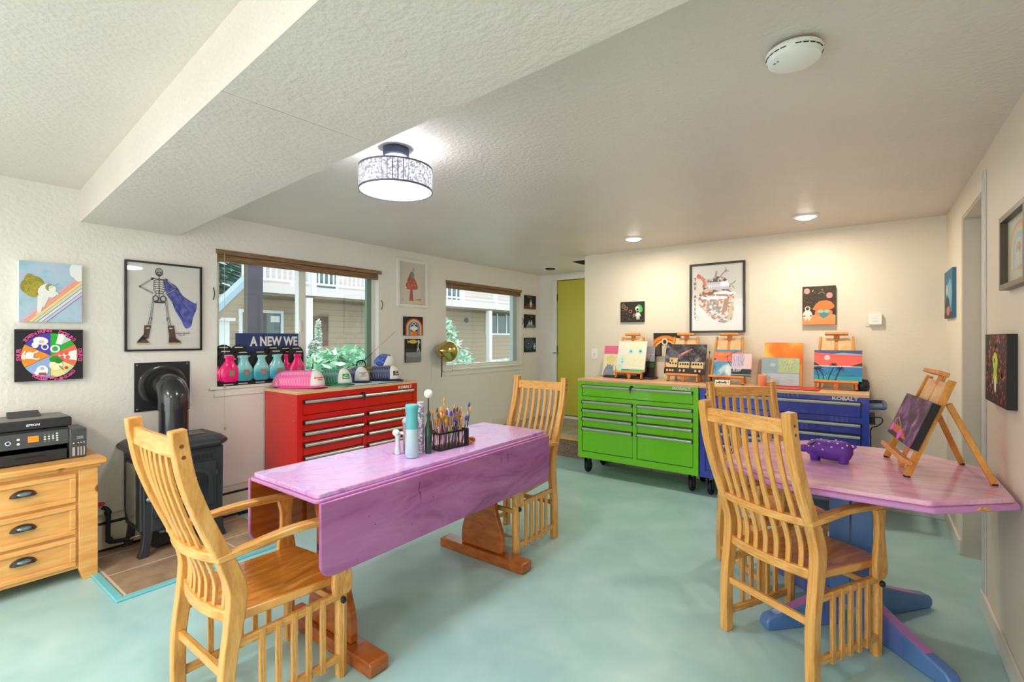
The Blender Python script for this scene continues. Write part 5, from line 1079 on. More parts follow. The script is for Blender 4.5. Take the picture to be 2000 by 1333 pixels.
MB().lathe([(0, .165), (.035, .165), (.035, .175), (.02, .19), (0, .192)], seg=24).obj('lid', mat('lid_clear', rgb(222, 214, 214), .2, trans=.4), t)
MB().lathe([(.0255, .02), (.0285, .02), (.030, .075), (.0285, .075)], seg=20, cap=False).obj('grey_band', mat('grey_band', rgb(96, 100, 100), .4), t)
MB().tube([(.005, 0, .03), (-.012, -.01, .245)], .0045, 8).obj('straw', mat('pink_straw', rgb(232, 118, 168), .35), t)
MB().lathe([(0, .004), (.022, .004), (.026, .05), (0, .05)], seg=20).obj('water', mat('murky_water', rgb(176, 164, 150), .1, trans=.3), t)
t = thing('glue_stick', 'tall clear tube wrapped in lilac pattern behind the teal bottle', 'tube', (-1.90, 1.745, TZ))
MB().lathe([(0, 0), (.018, 0), (.018, .26), (.016, .268), (0, .268)], seg=20).obj('tube', noisy('lilac_wrap', [(.4, rgb(226, 218, 230)), (.5, rgb(120, 90, 140)), (.6, rgb(230, 226, 234))], 60, rough=.3), t)
t = thing('ball_wand', 'dark green bottle topped by a cream ball behind the teal bottle', 'bottle', (-1.862, 1.765, TZ))
MB().lathe([(0, 0), (.017, 0), (.019, .006), (.019, .13), (.008, .17), (.006, .215), (0, .215)], seg=18).obj('bottle', mat('dark_green_glass', rgb(24, 62, 50), .15, coat=.5), t)
MB().tube([(0, 0, .2), (0, 0, .30)], .0035, 8).obj('stick', BLKM, t)
MB().ball((0, 0, .312), .023, 20, 14).obj('ball', mat('cream_ball', rgb(240, 232, 212), .4), t)
# brush organiser: open black rack
bx, bxx = -1.885, 1.885; ang = R(-6)
t = thing('brush_rack', 'black open plastic rack crammed with paint brushes on the long table', 'brush holder', (bx, 1.935, TZ), ang)
rw, rl, rh = .055, .105, .095
b = MB().box(-rw, rw, -rl, rl, 0, .008); b.obj('base', BLK, t, bevel=.001)
b = MB()
b.ring('z', rh - .010, rh, -rw, rw, -rl, rl, .006)
b.obj('top_rim', BLK, t, bevel=.001)
for k, (x, y) in enumerate(((-rw, -rl), (rw - .006, -rl), (-rw, rl - .006), (rw - .006, rl - .006), (rw - .006, -.04), (rw - .006, .03), (0, -rl), (0, rl - .006))):
    MB().box(x, x + .006, y, y + .006, .008, rh - .008).obj('post', BLK, t)
MB().box(rw - .0062, rw + .0005, rl - .03, rl + .0005, 0, rh).obj('end_panel', BLK, t)
b = MB()
for k in range(1, 5): b.box(-rw + .006, rw - .006, -rl + k * .042 - .0015, -rl + k * .042 + .0015, rh - .009, rh - .005)
for k in range(1, 3): b.box(-rw + k * .036 - .0015, -rw + k * .036 + .0015, -rl + .006, rl - .006, rh - .009, rh - .005)
b.obj('divider_grid', BLK, t)
rd = random.Random(21)
HC = [('walnut brown', (120, 66, 34)), ('navy blue', (44, 44, 116)), ('wine red', (150, 50, 50)), ('golden wood', (206, 146, 70)), ('black', (34, 34, 38)), ('rose pink', (196, 120, 130)), ('purple', (84, 50, 140)), ('white', (214, 214, 216)), ('lime green', (150, 196, 84)), ('orange', (214, 120, 40)), ('cream', (222, 196, 150)), ('slate', (90, 96, 112))]
BC = [('tan', (206, 150, 70)), ('tan', (196, 136, 58)), ('dark', (60, 54, 50)), ('orange', (222, 146, 50)), ('white', (222, 216, 206)), ('violet', (84, 60, 160)), ('brown', (130, 80, 46))]
FER = mat('ferrule', rgb(196, 186, 160), .3, .8)
def brush(M, hl, hc, bc, wd, flat_, label, group):
    t = thing('paint_brush', label, 'paint brush', M=M, group=group)
    MB().tube([(0, 0, 0), (0, 0, hl * .5), (0, 0, hl * .8), (0, 0, hl)], [.0018, .0024, .0038, .0030], 6).obj('handle', flat(hc, .3), t)
    MB().tube([(0, 0, hl - .001), (0, 0, hl + .022)], [.0032, .0036 * wd], 8).obj('ferrule', FER, t)
    MB().lathe([(.0034 * wd, hl + .021), (.0048 * wd, hl + .032), (.0042 * wd, hl + .042), (.0008, hl + .052)], seg=8, sy=.5 if flat_ else 1).obj('bristles', flat(bc, .8), t)
cells = [(i, j) for j in range(10) for i in range(5)]
rank = ('nearest', 'second', 'middle', 'fourth', 'farthest')
seen = set()
for n_, (i, j) in enumerate(cells):
    x = -.043 + i * .0215 + rd.uniform(-.005, .005); y = -.094 + j * .021 + rd.uniform(-.004, .004)
    hc, bc = rd.choice(HC), rd.choice(BC); hl = rd.uniform(.11, .165)
    if n_ == 22: hl = .215
    if n_ == 47: hl = .185
    tx, ty = rd.uniform(-.14, .14) + x * 1.2, rd.uniform(-.12, .12) + y * .9
    p0 = Vector((x * .86, y * .93, .0095)); d = Vector((tx, ty, 1)).normalized()
    M = Matrix.Translation((bx, 1.935, TZ)) @ Matrix.Rotation(ang, 4, 'Z') @ Matrix.Translation(p0) @ Vector((0, 0, 1)).rotation_difference(d).to_matrix().to_4x4()
    side = 'window side' if i < 2 else 'middle' if i == 2 else 'camera side'
    third = ('left end', 'left of centre', 'centre', 'right of centre', 'right end')[j // 2]
    lb = '%s-handled brush with %s bristles, %s row, %s of the black rack' % (hc[0], bc[0], side, third)
    if lb in seen: lb = lb.replace('brush with', 'brush, the shorter one, with' if hl < .14 else 'brush, the taller one, with')
    seen.add(lb)
    brush(M, hl, hc[1], bc[1], rd.uniform(1.1, 2.3), rd.random() < .5, lb, 'brushes in the black rack')
Mb = Matrix.Translation((-1.19, 4.585, ZT + .006)) @ Vector((0, 0, 1)).rotation_difference(Vector((.06, .02, 1)).normalized()).to_matrix().to_4x4()
brush(Mb, .24, (150, 146, 132), (90, 84, 80), 1.2, False, 'long grey-handled brush standing in the clear rinse glass on the chest', None)
t = thing('paperweight', 'amber orange glass lump beside the brush rack on the long table', 'paperweight', (-1.845, 2.085, TZ))
MB().ball((0, 0, .018), (.022, .026, .018), 14, 9).obj('glass', noisy('amber_glass', [(.35, rgb(120, 44, 16)), (.5, rgb(206, 100, 30)), (.65, rgb(240, 180, 110))], 60, rough=.1), t)

# ------------------------------------------------------------------ caps on the red chest
ZR = .966
def cap_parts(t, mesh_c, brim_c, front_c, logo=None):
    K = 26; J = 9; V = {}
    b, f = MB(), MB()
    def pt(k, j, e=0):
        a = 2 * math.pi * k / K; th = (math.pi / 2) * j / J
        front = max(0, math.cos(a)); rx = .098 if math.cos(a) > 0 else .104
        h = .118 + .012 * front
        c_ = math.cos(th) ** (.72 if front > .25 else .85)
        return ((rx + e) * math.cos(a) * c_, (.080 + e) * math.sin(a) * c_, (h + e) * math.sin(th) + .012)
    for k in range(K):
        for j in range(J):
            a = 2 * math.pi * (k + .5) / K; fr__ = math.cos(a) > .42
            q = [pt(k, j), pt(k + 1, j), pt(k + 1, j + 1), pt(k, j + 1)]
            if not (fr__ and j < 8): b.f([b.v(p_) for p_ in q])
            if fr__ and j < 8: f.f([f.v(p_) for p_ in [pt(k, j, .001), pt(k + 1, j, .001), pt(k + 1, j + 1, .001), pt(k, j + 1, .001)]])
    for bb in (b, f): bmesh.ops.remove_doubles(bb.bm, verts=bb.bm.verts, dist=.0002)
    cr = b.obj('mesh_crown', mesh_c, t); m_ = cr.modifiers.new('s', 'SOLIDIFY'); m_.thickness = .0015
    fp = f.obj('front_panel', front_c, t); m_ = fp.modifiers.new('s', 'SOLIDIFY'); m_.thickness = .0015
    b = MB(); n = 16; top, bot = [], []
    inn, out = [], []
    for k in range(n + 1):
        a = R(-68 + 136 * k / n); inn.append((.096 * math.cos(a), .082 * math.sin(a))); out.append((.096 * math.cos(a) + .075 * math.cos(a * .8) * (1 - .25 * abs(a)), .088 * math.sin(a) * 1.05))
    def zz(x, y): return .016 - (abs(y) / .085) ** 2 * .018 + .002 - max(0, x - .09) * .05
    rings = []
    for k in range(n + 1):
        (xi, yi), (xo, yo) = inn[k], out[k]
        rings.append([(xi, yi, zz(xi, yi) + .002), (xo, yo, zz(xo, yo) + .001), (xo, yo, zz(xo, yo) - .002), (xi, yi, zz(xi, yi) - .001)])
    b.loft(rings).obj('brim', brim_c, t)
    MB().ball((0, 0, .128), (.007, .007, .004), 8, 5).obj('button', mesh_c, t)
    return t
def mesh_mat(name, c, d):
    return noisy(name, [(.42, rgb(*d)), (.58, rgb(*c))], 70, sc=(1, 1, .25), rough=.8)
CW = mat('cap_white', rgb(234, 230, 226), .8)
def logo_on(t, items, w=.075, h=.05, bgc=None):
    b = MB(); n = 8
    def sp(u, v):                                        # point on the curved front panel
        a = u / .083; a = max(-1, min(1, a)); th = .30 + v / .13
        c_ = math.cos(th) ** .72; return ((.0995) * math.cos(a) * c_, .0815 * math.sin(a) * c_, (.118 + .012 * math.cos(a)) * math.sin(th) + .0135)
    def strip(x0, x1, y0, y1, c, e=.0009):
        b.use(flat(c)); rows = [[Vector(sp(x0 + (x1 - x0) * k / n, y)) * 1.0 + Vector((e, 0, e * .5)) for k in range(n + 1)] for y in (y0, y1)]
        A_, B_ = [b.v(p_) for p_ in rows[0]], [b.v(p_) for p_ in rows[1]]
        for k in range(n): b.f([A_[k], A_[k + 1], B_[k + 1], B_[k]])
    if bgc: strip(-w / 2, w / 2, 0, h, bgc)
    for kind, *r in items:
        if kind == 's': strip(*r, e=.0014)
        else:
            s_, x, y, sz, c = r; b.use(flat(c)); me = text_mesh(s_, sz)
            base = [b.bm.verts.new(b.M @ (Vector(sp(x + v_.co.x, y + v_.co.y)) + Vector((.0018, 0, .001)))) for v_ in me.vertices]
            for p_ in me.polygons: b.f([base[q] for q in p_.vertices])
    b.obj('logo', None, t, fix=False, smooth=False)
def stack(n, label0, labeln, group, loc, ang, mm, br, fc, logo, step=.019, zs=.0, sdir=30):
    t = thing('trucker_cap', label0, 'cap', (loc[0], loc[1], ZR), R(ang), group); cap_parts(t, mm, br, fc); 
    src = t; sec = None
    for k in range(1, n):
        if sec is None: c = sec = thing('trucker_cap', 'x', 'cap', (0, 0, 0), R(ang), group); cap_parts(c, mm, br, mm)
        else: c = copy_tree(sec)
        c.rotation_euler[2] = R(ang + k * 1.2); c['label'] = labeln % k if '%' in labeln else labeln
        c.location = (loc[0] - k * step * math.cos(R(sdir)), loc[1] - k * step * math.sin(R(sdir)), ZR + zs * k); c.scale = (1 - .004 * k,) * 3
    logo(src); return src
def ordn(s): return s
PKM = mesh_mat('pink_mesh', (246, 150, 190), (232, 96, 160)); PKB = mat('pink_brim', rgb(238, 92, 160), .7)
GRM = mesh_mat('green_mesh', (20, 130, 96), (120, 160, 146)); GRB = mat('green_brim', rgb(20, 148, 100), .7)
NVM = mesh_mat('navy_mesh', (34, 42, 78), (112, 120, 140)); NVB = mat('navy_brim', rgb(24, 30, 50), .7)
def lg_p(t): logo_on(t, [('t', 'Homestead', .012, .034, .020, (226, 76, 60)), ('t', 'GIRLS', .016, .014, .018, (236, 120, 70)), ('s', -.034, -.022, .022, .038, (230, 90, 70))])
def lg_g(t): logo_on(t, [('t', 'ART', -.002, .034, .016, (230, 236, 226)), ('t', 'RANCH', .0, .014, .015, (230, 236, 226)), ('s', -.03, -.012, .022, .028, (220, 230, 220))], .072, .052, (34, 150, 90))
def lg_w(t): logo_on(t, [('t', 'YOUR CAMP', 0, .040, .014, (50, 50, 50)), ('t', 'CAMP', 0, .026, .013, (60, 50, 44)), ('t', 'SUPERVISOR', 0, .008, .010, (196, 60, 50))])
def lg_n(t): logo_on(t, [('t', 'ART', 0, .034, .016, (220, 224, 226)), ('t', 'CAMP', 0, .014, .015, (220, 224, 226))], .064, .048, (26, 30, 36))
def many(n, c1, c2, group, loc, ang, mm, br, fc, lg, step=.019, sdir=30):
    nm = ('second', 'third', 'fourth', 'fifth', 'sixth', 'seventh', 'eighth', 'ninth', 'tenth', 'eleventh', 'twelfth')
    s = stack(n, c1, 'x', group, loc, ang, mm, br, fc, lg, step, 0, sdir)
    i = 0
    for o in [q for q in bpy.data.objects if q.get('group') == group and q != s]:
        o['label'] = c2 % nm[i]; i += 1
many(12, 'pink cap with white front and red lettering, foremost of the pink nest', 'pink mesh cap, %s back from the front of the pink nest on the red chest', 'nested pink caps', (-3.64, 2.185), -11, PKM, PKB, CW, lg_p, .0225, 38)
many(6, 'green cap with white front and green patch, foremost of the green nest', 'green mesh cap, %s back from the front of the green nest on the red chest', 'nested green caps', (-3.66, 2.455), -10, GRM, GRB, CW, lg_g, .026, 34)
many(3, 'white-fronted navy cap with dark and red lettering, between the green and navy nests', 'navy mesh cap, %s back behind the cap with red lettering', 'nested navy caps with red lettering', (-3.73, 2.69), -18, NVM, NVB, CW, lg_w, .026, 20)
many(8, 'white-fronted navy cap with a black patch, foremost of the rightmost nest', 'navy mesh cap, %s back in the rightmost nest on the red chest', 'nested navy caps with a black patch', (-3.64, 2.97), -8, NVM, NVB, CW, lg_n, .024, 42)
t = thing('trucker_cap', 'blue mesh cap with white front tipped on top of the navy caps', 'cap'); cap_parts(t, noisy('blue_mesh', [(.4, rgb(50, 66, 150)), (.6, rgb(96, 116, 190))], 50, rough=.7), mat('blue_brim', rgb(50, 60, 140), .7), CW)
t.location = (-3.80, 3.0, 1.085); t.rotation_euler = (R(0), R(28), R(20))
t = thing('paper_sheet', 'pale blue crumpled paper spread under the caps on the red chest', 'paper', (-3.66, 2.62, ZR))
b = MB(); gx, gy = 10, 18; rd = random.Random(5); vv = {}
for i in range(gx + 1):
    for j in range(gy + 1): vv[i, j] = b.v((-.20 + .41 * i / gx + rd.uniform(-.004, .004), -.30 + .68 * j / gy + rd.uniform(-.005, .005), .0012 + rd.uniform(0, .004)))
for i in range(gx):
    for j in range(gy): b.f([vv[i, j], vv[i + 1, j], vv[i + 1, j + 1], vv[i, j + 1]])
b.obj('sheet', mat('pale_blue_paper', rgb(182, 202, 224), .6), t)
t = thing('tin', 'olive and yellow round lidded tin with black arch handle behind the caps', 'tin', (-3.84, 2.78, ZR))
MB().lathe([(0, 0), (.11, 0), (.115, .01), (.115, .105), (0, .105)], seg=32).obj('pot', mat('olive_tin', rgb(166, 164, 60), .35), t)
MB().lathe([(0, .105), (.125, .105), (.127, .113), (.11, .125), (.04, .14), (0, .142)], seg=32).obj('lid', mat('brass_lid', rgb(134, 120, 74), .3, .5), t)
MB().tube(curve([(0, -.048, .138), (0, -.044, .168), (0, -.02, .188), (0, .02, .188), (0, .044, .168), (0, .048, .138)], 5), .0065, 8).obj('handle', BLK, t)
t = thing('wire_rod', 'thin grey wire rod slanting up the wall from behind the caps', 'rod', (-3.88, 2.86, 1.15))
a = Vector((-3.88, 2.86, 1.15)); e_ = at(772, 648, x=-3.94)
MB(Matrix.Translation(-a)).tube([at(706, 709, x=-3.86), e_], .0016, 6).obj('wire', mat('wire_grey', rgb(140, 134, 120), .5), t)
MB(Matrix.Translation(-a)).tube([at(706, 709, x=-3.86), at(727, 690, x=-3.86)], .004, 6).obj('grip', BLKM, t)

# ------------------------------------------------------------------ carded bottles on the window sill
PB1 = mat('pink_flask', rgb(238, 20, 118), .15, coat=.5); 
m = TB1 = mat('teal_flask', rgb(120, 196, 200), .12, coat=.5)
v = coords(m, 'Generated'); sx_ = N(m, 'ShaderNodeSeparateXYZ'); L(m, v, sx_.inputs[0]); rr = ramp(m, [(.30, rgb(52, 156, 176)), (.52, rgb(140, 204, 208))]); L(m, sx_.outputs['Z'], rr.inputs[0]); L(m, rr.outputs[0], P(m).inputs['Base Color'])
CARD = mat('black_card', rgb(30, 32, 34), .5); LBW = mat('card_print', rgb(196, 198, 196), .5); LBB = mat('badge_grey', rgb(120, 130, 140), .4); LBO = mat('badge_orange', rgb(206, 110, 60), .4)
ZS = 1.0015
def pack(label, col, x, y, hcard, group, zc_=0, rz=0):
    t = thing('carded_flask', label, 'flask', (x, y, ZS), R(90 + rz), group)
    w = .068
    o = [(-w, 0), (w, 0), (w, hcard - w)] + [(w * math.cos(R(a)), hcard - w + w * math.sin(R(a))) for a in range(10, 171, 10)] + [(-w, hcard - w)]
    MB().prism(o, 'y', .0, .003).obj('card', CARD, t)
    MB().box(-.030, .030, -.0004, .0, hcard - .026, hcard - .018).box(.0, .055, -.0004, 0, hcard - .055, hcard - .047).obj('card_print', LBW, t)
    MB().box(-.035, .035, -.0004, .0, .008, .016).obj('foot_print', LBW, t)
    b = MB(); prf = [(.0, .030), (.045, .032), (.064, .045), (.067, .075), (.064, .12), (.058, .140), (.042, .166), (.030, .188), (.028, .208), (.034, .212), (.034, .226), (.027, .231), (0, .232)]
    K = 20
    b.loft([[(max(r_, .0005) * math.cos(2 * math.pi * k / K), -.0225 + max(r_, .0005) * .32 * math.sin(2 * math.pi * k / K), z) for k in range(K)] for r_, z in [(prf[0][0], prf[0][1])] + prf[1:]])
    fl = b.obj('flask', col, t)
    M2 = Matrix.Translation((.006, -.0225, .098))
    MB(M2).box(-.020, .020, -.0225, -.021, -.022, .022).obj('badge', LBB, fl)
    MB(M2 @ WB).tube([(0, 0, .0225), (0, 0, .0236)], .014, 14).obj('badge_disc', LBO, fl)
    return t
GF = 'carded flasks on the window sill'
rows = [('pink flask on a black card, front one at the left end of the sill', PB1, -3.925, 1.652, .255), ('pink flask on a black card, second one back at the left end of the sill', PB1, -3.955, 1.644, .285), ('pink flask on a black card, rearmost at the left end of the sill', PB1, -3.982, 1.641, .315),
        ('teal flask on a black card, front one second from the left', TB1, -3.930, 1.760, .275), ('teal flask on a black card, rear one second from the left', TB1, -3.960, 1.742, .315),
        ('teal flask on a black card, third from the left', TB1, -3.932, 1.893, .275), ('teal flask on a black card, front one fourth from the left', TB1, -3.930, 2.022, .28), ('teal flask on a black card, rear one fourth from the left', TB1, -3.960, 2.012, .305),
        ('pink flask on a black card half hidden between teal and pink', PB1, -3.962, 2.120, .30), ('pink flask on a black card, front one at the right end by the mullion', PB1, -3.925, 2.190, .30)]
for lb, c_, x, y, h in rows: pack(lb, c_, x - .0, y, h, GF)
t = thing('banner_sign', 'navy blue sign with white capitals standing behind the flasks', 'sign', (-4.002, 1.99, ZS))
MB().box(-.003, .003, -.255, .27, 0, .405).obj('board', mat('navy_board', rgb(42, 62, 112), .5), t)
MB(Matrix.Translation((.0035, .055, .335)) @ WA).add(text_mesh('A NEW WE', .105, .0003, .74), Matrix(), None).obj('lettering', mat('sign_white', rgb(232, 226, 226), .5), t, smooth=False)

# ------------------------------------------------------------------ gold helmet on the wall
GOLD = mat('gold_chrome', rgb(206, 186, 110), .10, 1)
t = thing('helmet', 'shiny gold hockey-style helmet hanging by the far window with a black strap', 'helmet', (XA + .11, 3.94, 1.215))
b = MB(); K = 28; J = 16
rings = []
for j in range(J + 1):
    th = math.pi * (j + .1) / (J + .2); rg = []
    for k in range(K):
        a = 2 * math.pi * k / K
        x, y, z = .108 * math.sin(th) * math.cos(a), .122 * math.sin(th) * math.sin(a), .124 * math.cos(th)
        if y < -.04: q = (-.04 - y) / .08; y -= q * .035; z = z * (1 - .35 * q) + .012 * q
        rg.append((x, y, z))
    rings.append(rg)
b.loft(rings).obj('shell', GOLD, t)
b = MB()
for y in (-.10, -.05): b.tube([(.085 if y > -.08 else .06, y, -.01), (.095 if y > -.08 else .07, y - .003, -.011)], .005, 8)
b.obj('rivets', mat('rivet_dark', rgb(60, 50, 24), .4, .8), t)
MB().sweep(curve([(.02, -.115, -.045), (.03, -.125, -.12), (.03, -.128, -.20), (.03, -.132, -.285)], 4), (0, 1, 0), .014, .003).obj('chin_strap', BLK, t)
MB().tube([(-.11, 0, .02), (-.09, 0, .02)], .012, 8).obj('wall_peg', BLKM, t)
# ------------------------------------------------------------------ outside: neighbour's house, deck, shrubs and firs
def sided(name, c, step=.16, axis=2):
    m = mat(name, c, .7); v = coords(m, 'Object'); s_ = N(m, 'ShaderNodeSeparateXYZ'); L(m, v, s_.inputs[0])
    d = N(m, 'ShaderNodeMath', operation='DIVIDE'); d.inputs[1].default_value = step; L(m, s_.outputs[axis], d.inputs[0])
    f_ = N(m, 'ShaderNodeMath', operation='FRACT'); L(m, d.outputs[0], f_.inputs[0])
    r = ramp(m, [(.0, (c[0] * .45, c[1] * .45, c[2] * .45, 1)), (.10, c), (1, c)]); L(m, f_.outputs[0], r.inputs[0]); L(m, r.outputs[0], P(m).inputs['Base Color']); return m
SIDE = sided('tan_lap_siding', rgb(176, 158, 138)); SIDEW = sided('pale_shingles', rgb(206, 196, 192), .14)
FASC = mat('pale_fascia', rgb(216, 206, 204), .6); HW = mat('house_white', rgb(232, 234, 236), .5); SOFF = mat('soffit', rgb(112, 104, 84), .7)
HGL = mat('house_glass', rgb(62, 92, 100), .08, coat=1)
GRAV = noisy('pale_gravel', [(.3, rgb(150, 160, 150)), (.7, rgb(206, 214, 206))], 8, rough=.9)
struct('floor_garden', MB().box(-40, XA - .16, -14, 34, -.35, -.25), GRAV)
HX = -11.0
t = thing('neighbour_house', 'tan lap-sided house with a pale upper deck across the garden', 'house', (HX - 2, 9, -.25))
Mh = Matrix.Translation((-(HX - 2), -9, .25))
MB(Mh).box(HX - 5, HX - 1.2, 5.05, 17, -.25, 2.38).obj('lower_wall', SIDE, t)
MB(Mh).box(HX - 2.1, HX - 1.6, 6.3, 17, 2.45, 5.0).obj('upper_wall', SIDEW, t)
MB(Mh).box(HX - .05, HX, 4.95, 17, 2.40, 2.62).box(HX - 1.6, HX - .05, 6.2, 17, 2.42, 2.60).obj('deck_fascia', FASC, t)
MB(Mh).prism([(HX - .06, 4.97), (HX - .02, 4.97), (HX - .02, 17), (HX - 1.6, 17), (HX - 1.6, 5.9)], 'z', 2.34, 2.40).obj('deck_soffit', SOFF, t)
MB(Mh).box(HX - .09, HX - .0, 4.95, 17, 3.10, 3.18).obj('deck_handrail', HW, t)
MB(Mh).box(HX - .07, HX - .02, 4.95, 17, 2.68, 2.73).obj('bottom_rail', HW, t)
for y in (5.0, 6.6, 8.4, 10.2, 12.0, 13.8, 15.6): MB(Mh).box(HX - .10, HX + .02, y - .06, y + .06, 2.40, 3.22).obj('rail_post', HW, t)
for k in range(44): MB(Mh).box(HX - .065, HX - .03, 5.4 + k * .135, 5.43 + k * .135, 2.73, 3.10).obj('baluster', HW, t)
for y in (6.47, 13.45): MB(Mh).box(HX - .12, HX + .03, y - .08, y + .08, -.25, 2.34).obj('deck_post', HW, t)
def hwin(y0, y1, z0, z1, x, mull=(), hz=()):
    o = MB(Mh).ring('x', x - .02, x + .05, y0, y1, z0, z1, .07)
    for q in mull: o.box(x, x + .045, q - .03, q + .03, z0 + .07, z1 - .07)
    for q in hz: o.box(x, x + .045, y0, y1, q - .03, q + .03)
    o = o.obj('window_frame', HW, t); MB(Mh).box(x, x + .02, y0 + .06, y1 - .06, z0 + .06, z1 - .06).obj('glass', HGL, o)
q0, q1 = at(466, 604, x=HX - 1.2), at(552, 662, x=HX - 1.2); hwin(q0.y, q1.y, q1.z, q0.z, HX - 1.2)
MB(Mh).box(HX - 1.17, HX - 1.155, q0.y + .75, q1.y - .1, q1.z + .42, q1.z + .58).obj('window_sticker', HW, t)
q0, q1 = at(947, 606, x=HX - 1.2), at(1006, 655, x=HX - 1.2); hwin(q0.y, q1.y, q1.z, q0.z, HX - 1.2, (q0.y + .75, q0.y + 1.35), ())
q0, q1 = at(612, 618, x=HX - 1.2), at(640, 676, x=HX - 1.2); MB(Mh).box(HX - 1.2, HX - 1.17, q0.y, q1.y, q1.z, q0.z).obj('hatch_door', mat('hatch_brown', rgb(110, 92, 84), .6), t)
hwin(12.6, 13.6, 2.62, 3.9, HX - 1.6, (12.85, 13.1, 13.35)); hwin(7.4, 8.3, 2.7, 3.7, HX - 1.6)
c_ = at(911, 626, x=HX - 1.19); MB(Mh).tube([(HX - 1.2, c_.y, c_.z), (HX - 1.17, c_.y, c_.z)], .10, 20).obj('wall_disc', mat('disc_grey', rgb(70, 76, 90), .5), t)
c_ = at(935, 599, x=HX - 1.1); MB(Mh).ball((HX - 1.12, c_.y, c_.z + .0), .07, 10, 8).obj('porch_bulb', mat('porch_bulb', (1, .8, .5, 1), .4, emit=(1, .75, .4, 1), es=14), t)
lamp('porch_light_glow', 'POINT', (HX - 1.0, c_.y, c_.z - .05), 26, (1, .62, .25), shadow_soft_size=.05)
# gable roof edge in front of the deck's left end
t3 = thing('gable_roof', 'pale metal-roofed gable sloping down at the left of the garden', 'roof', (HX + .3, 3.2, 2.0))
Mg = Matrix.Translation((-(HX + .3), -3.2, -2.0)); p0, p1 = at(420, 618, x=HX + .6), at(500, 540, x=HX + .6); dn = (p1 - p0)
p0 = p0 - dn * .8; p1 = p1 + dn * .12
MB(Mg).prism([(p0.y, p0.z), (p1.y, p1.z), (p1.y, p1.z + .16), (p0.y, p0.z + .16)], 'x', HX + .25, HX + .6).obj('roof_sheet', mat('metal_roof', rgb(158, 180, 196), .4), t3)
MB(Mg).prism([(p0.y, p0.z - .16), (p1.y, p1.z - .16), (p1.y, p1.z), (p0.y, p0.z)], 'x', HX + .5, HX + .58).obj('barge_board', mat('barge', rgb(150, 134, 116), .6), t3)
q0, q1 = at(400, 636, x=HX - 1.19), at(476, 569, x=HX - 1.19)
MB(Mg).prism([(q0.y, -.25), (5.06, -.25), (5.06, 2.33), (q1.y, q1.z), (q0.y, q0.z)], 'x', HX - 2.4, HX - 1.19).obj('gable_wall', SIDE, t3)
t = thing('porch_post', 'dark square porch post just outside the wide window', 'post', (-4.95, 2.33, -.25))
MB().box(-.065, .0, -.075, .075, 0, 3.0).obj('post_shaft', mat('post_brown', rgb(86, 80, 60), .6), t)
MB().box(-.0, .012, -.075, .075, 0, 3.0).obj('front_board', mat('post_slate', rgb(92, 88, 104), .6), t)
t = thing('garden_shed', 'white cabinet beside the neighbour house, at the left of the wide window view', 'cabinet', (HX - .4, 4.2, -.25))
p0, p1 = at(427, 627, x=HX), at(458, 690, x=HX)
MB(Matrix.Translation((-(HX - .4), -4.2, .25))).box(HX - .5, HX, p0.y - .2, p1.y - .1, -.25, p0.z).obj('cabinet_body', HW, t); MB(Matrix.Translation((-(HX - .4), -4.2, .25))).box(HX - .55, HX + .05, p0.y - .3, p1.y, p0.z, p0.z + .07).obj('cabinet_lid', HW, t)
# foliage made of small leaf blades: nobody could count the leaves, each plant stays one thing
def foliage(seed, blobs, n, leaf, cols):
    rd = random.Random(seed); b = MB(); ms = [flat(c, .7) for c in cols]
    for (c0, r0) in blobs:
        for k in range(n):
            d = Vector((rd.gauss(0, 1), rd.gauss(0, 1), rd.gauss(0, 1))).normalized(); r_ = rd.uniform(.55, 1.0)
            p = Vector(c0) + Vector((d.x * r0[0], d.y * r0[1], d.z * r0[2])) * r_
            a, c_ = Vector((rd.gauss(0, 1), rd.gauss(0, 1), rd.gauss(0, .6))).normalized() * leaf, Vector((rd.gauss(0, 1), rd.gauss(0, 1), rd.gauss(0, .6))).normalized() * leaf * .55
            b.use(rd.choice(ms)); b.f([b.v(p - a), b.v(p + c_), b.v(p + a), b.v(p - c_)])
    return b
def shrub(label, loc, blobs, n, leaf, cols, seed, stems=()):
    t = thing('garden_shrub', label, 'shrub', loc)
    foliage(seed, blobs, n, leaf, cols).obj('foliage', None, t, fix=False, smooth=False)
    b = MB()
    for x, y, h in stems or ((0, 0, .5),): b.tube([(0, 0, 0), (x * .5, y * .5, h * .5), (x, y, h)], [.02, .015, .008], 6)
    b.obj('stem', flat((110, 100, 80), .8), t); return t
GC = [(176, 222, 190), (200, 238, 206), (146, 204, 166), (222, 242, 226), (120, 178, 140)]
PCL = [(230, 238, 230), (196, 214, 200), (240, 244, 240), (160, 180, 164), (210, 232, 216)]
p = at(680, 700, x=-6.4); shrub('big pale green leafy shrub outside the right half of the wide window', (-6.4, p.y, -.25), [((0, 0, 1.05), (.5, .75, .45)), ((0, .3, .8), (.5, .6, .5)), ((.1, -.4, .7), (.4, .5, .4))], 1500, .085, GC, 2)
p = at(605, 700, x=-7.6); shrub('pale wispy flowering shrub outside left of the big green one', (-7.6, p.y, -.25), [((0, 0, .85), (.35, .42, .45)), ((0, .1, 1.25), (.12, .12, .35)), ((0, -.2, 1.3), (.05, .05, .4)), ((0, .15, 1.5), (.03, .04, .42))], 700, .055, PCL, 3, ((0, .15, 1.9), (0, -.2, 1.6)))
p = at(885, 680, x=-6.6); shrub('pale green branching shrub outside the left of the far window', (-6.6, p.y, -.25), [((0, 0, 1.0), (.4, .45, .6)), ((0, -.3, 1.6), (.25, .35, .45)), ((0, .3, .6), (.3, .5, .35))], 700, .07, GC + PCL, 5)
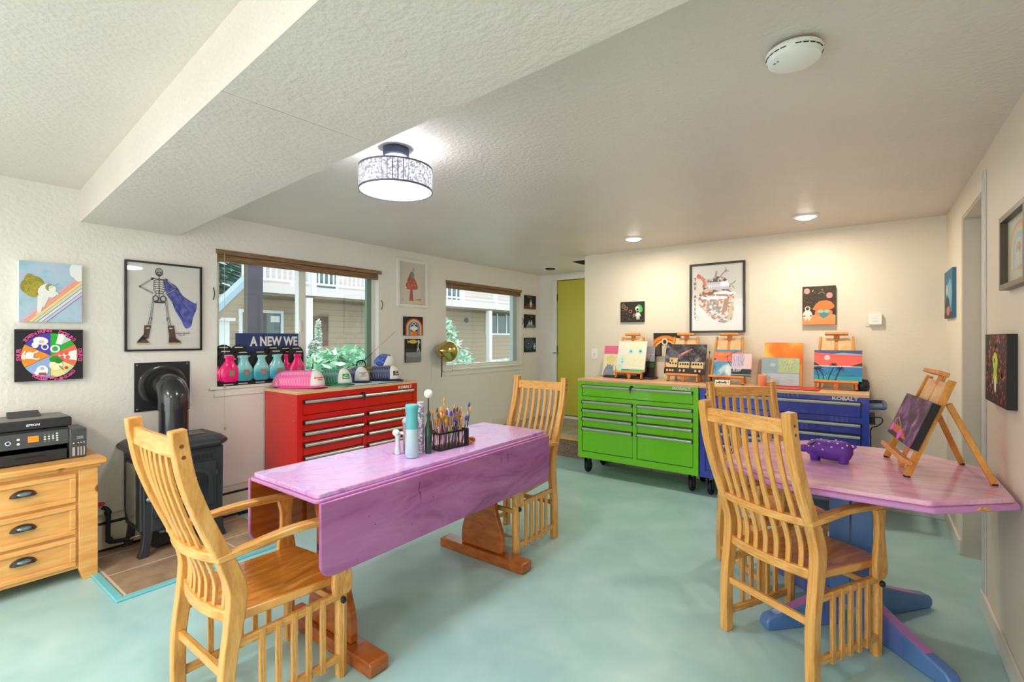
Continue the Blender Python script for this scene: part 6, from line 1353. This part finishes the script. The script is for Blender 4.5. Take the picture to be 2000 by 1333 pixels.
p = at(965, 705, x=-8.0); shrub('low white flowering bed outside the foot of the far window', (-8.0, p.y, -.25), [((0, -.8, .75), (.3, .9, .25)), ((0, .7, .8), (.3, .9, .25))], 1300, .06, PCL, 6)
t = thing('garden_bench', 'pale garden bench and rail by the neighbour house post', 'bench', (HX + .8, 13.6, -.25))
b = MB().box(-.2, .2, -.9, .9, .42, .46).box(-.22, -.18, -.9, .9, .6, .68).box(-.22, -.18, -.9, .9, .78, .86); b.obj('slats', HW, t)
for y in (-.85, .85): MB().box(-.22, .2, y - .03, y + .03, 0, .42).box(-.22, -.17, y - .03, y + .03, .42, .9).obj('bench_leg', HW, t)
t = thing('garden_chair', 'grey rounded plastic garden chair beyond the shrubs', 'chair', (-9.2, at(655, 665, x=-9.2).y, -.25))
MB().box(-.25, .25, -.25, .25, .42, .46).obj('seat', flat((150, 156, 176)), t, bevel=.02)
MB().prism([(-.26, .46), (.26, .46), (.27, .85), (.18, .98), (-.18, .98), (-.27, .85)], 'x', -.27, -.24).obj('backrest', flat((166, 172, 196)), t, bevel=.01)
for x in (-.22, .22):
    for y in (-.22, .22): MB().box(x - .02, x + .02, y - .02, y + .02, 0, .42).obj('leg', flat((150, 156, 176)), t)
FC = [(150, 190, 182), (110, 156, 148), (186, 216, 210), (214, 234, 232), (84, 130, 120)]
def fir(label, loc, h, r, n, seed):
    t = thing('fir_tree', label, 'tree', loc); rd = random.Random(seed); b = MB(); ms = [flat(c, .8) for c in FC]
    for k in range(n):
        q = rd.random() ** .8; z = h * (.12 + .88 * q); rr_ = r * (1 - q) * rd.uniform(.3, 1) + .1; a = rd.uniform(0, 6.283)
        p = Vector((rr_ * math.cos(a), rr_ * math.sin(a), z - rr_ * .25)); d = Vector((math.cos(a), math.sin(a), -.35)) * rd.uniform(.18, .42); s_ = Vector((-math.sin(a), math.cos(a), rd.uniform(-.3, .3))) * rd.uniform(.05, .12)
        b.use(rd.choice(ms)); b.f([b.v(p - d), b.v(p + s_), b.v(p + d), b.v(p - s_)])
    b.obj('foliage', None, t, fix=False, smooth=False)
    MB().tube([(0, 0, 0), (0, 0, h * .9)], [.22, .05], 10).obj('trunk', flat((96, 90, 84), .9), t)
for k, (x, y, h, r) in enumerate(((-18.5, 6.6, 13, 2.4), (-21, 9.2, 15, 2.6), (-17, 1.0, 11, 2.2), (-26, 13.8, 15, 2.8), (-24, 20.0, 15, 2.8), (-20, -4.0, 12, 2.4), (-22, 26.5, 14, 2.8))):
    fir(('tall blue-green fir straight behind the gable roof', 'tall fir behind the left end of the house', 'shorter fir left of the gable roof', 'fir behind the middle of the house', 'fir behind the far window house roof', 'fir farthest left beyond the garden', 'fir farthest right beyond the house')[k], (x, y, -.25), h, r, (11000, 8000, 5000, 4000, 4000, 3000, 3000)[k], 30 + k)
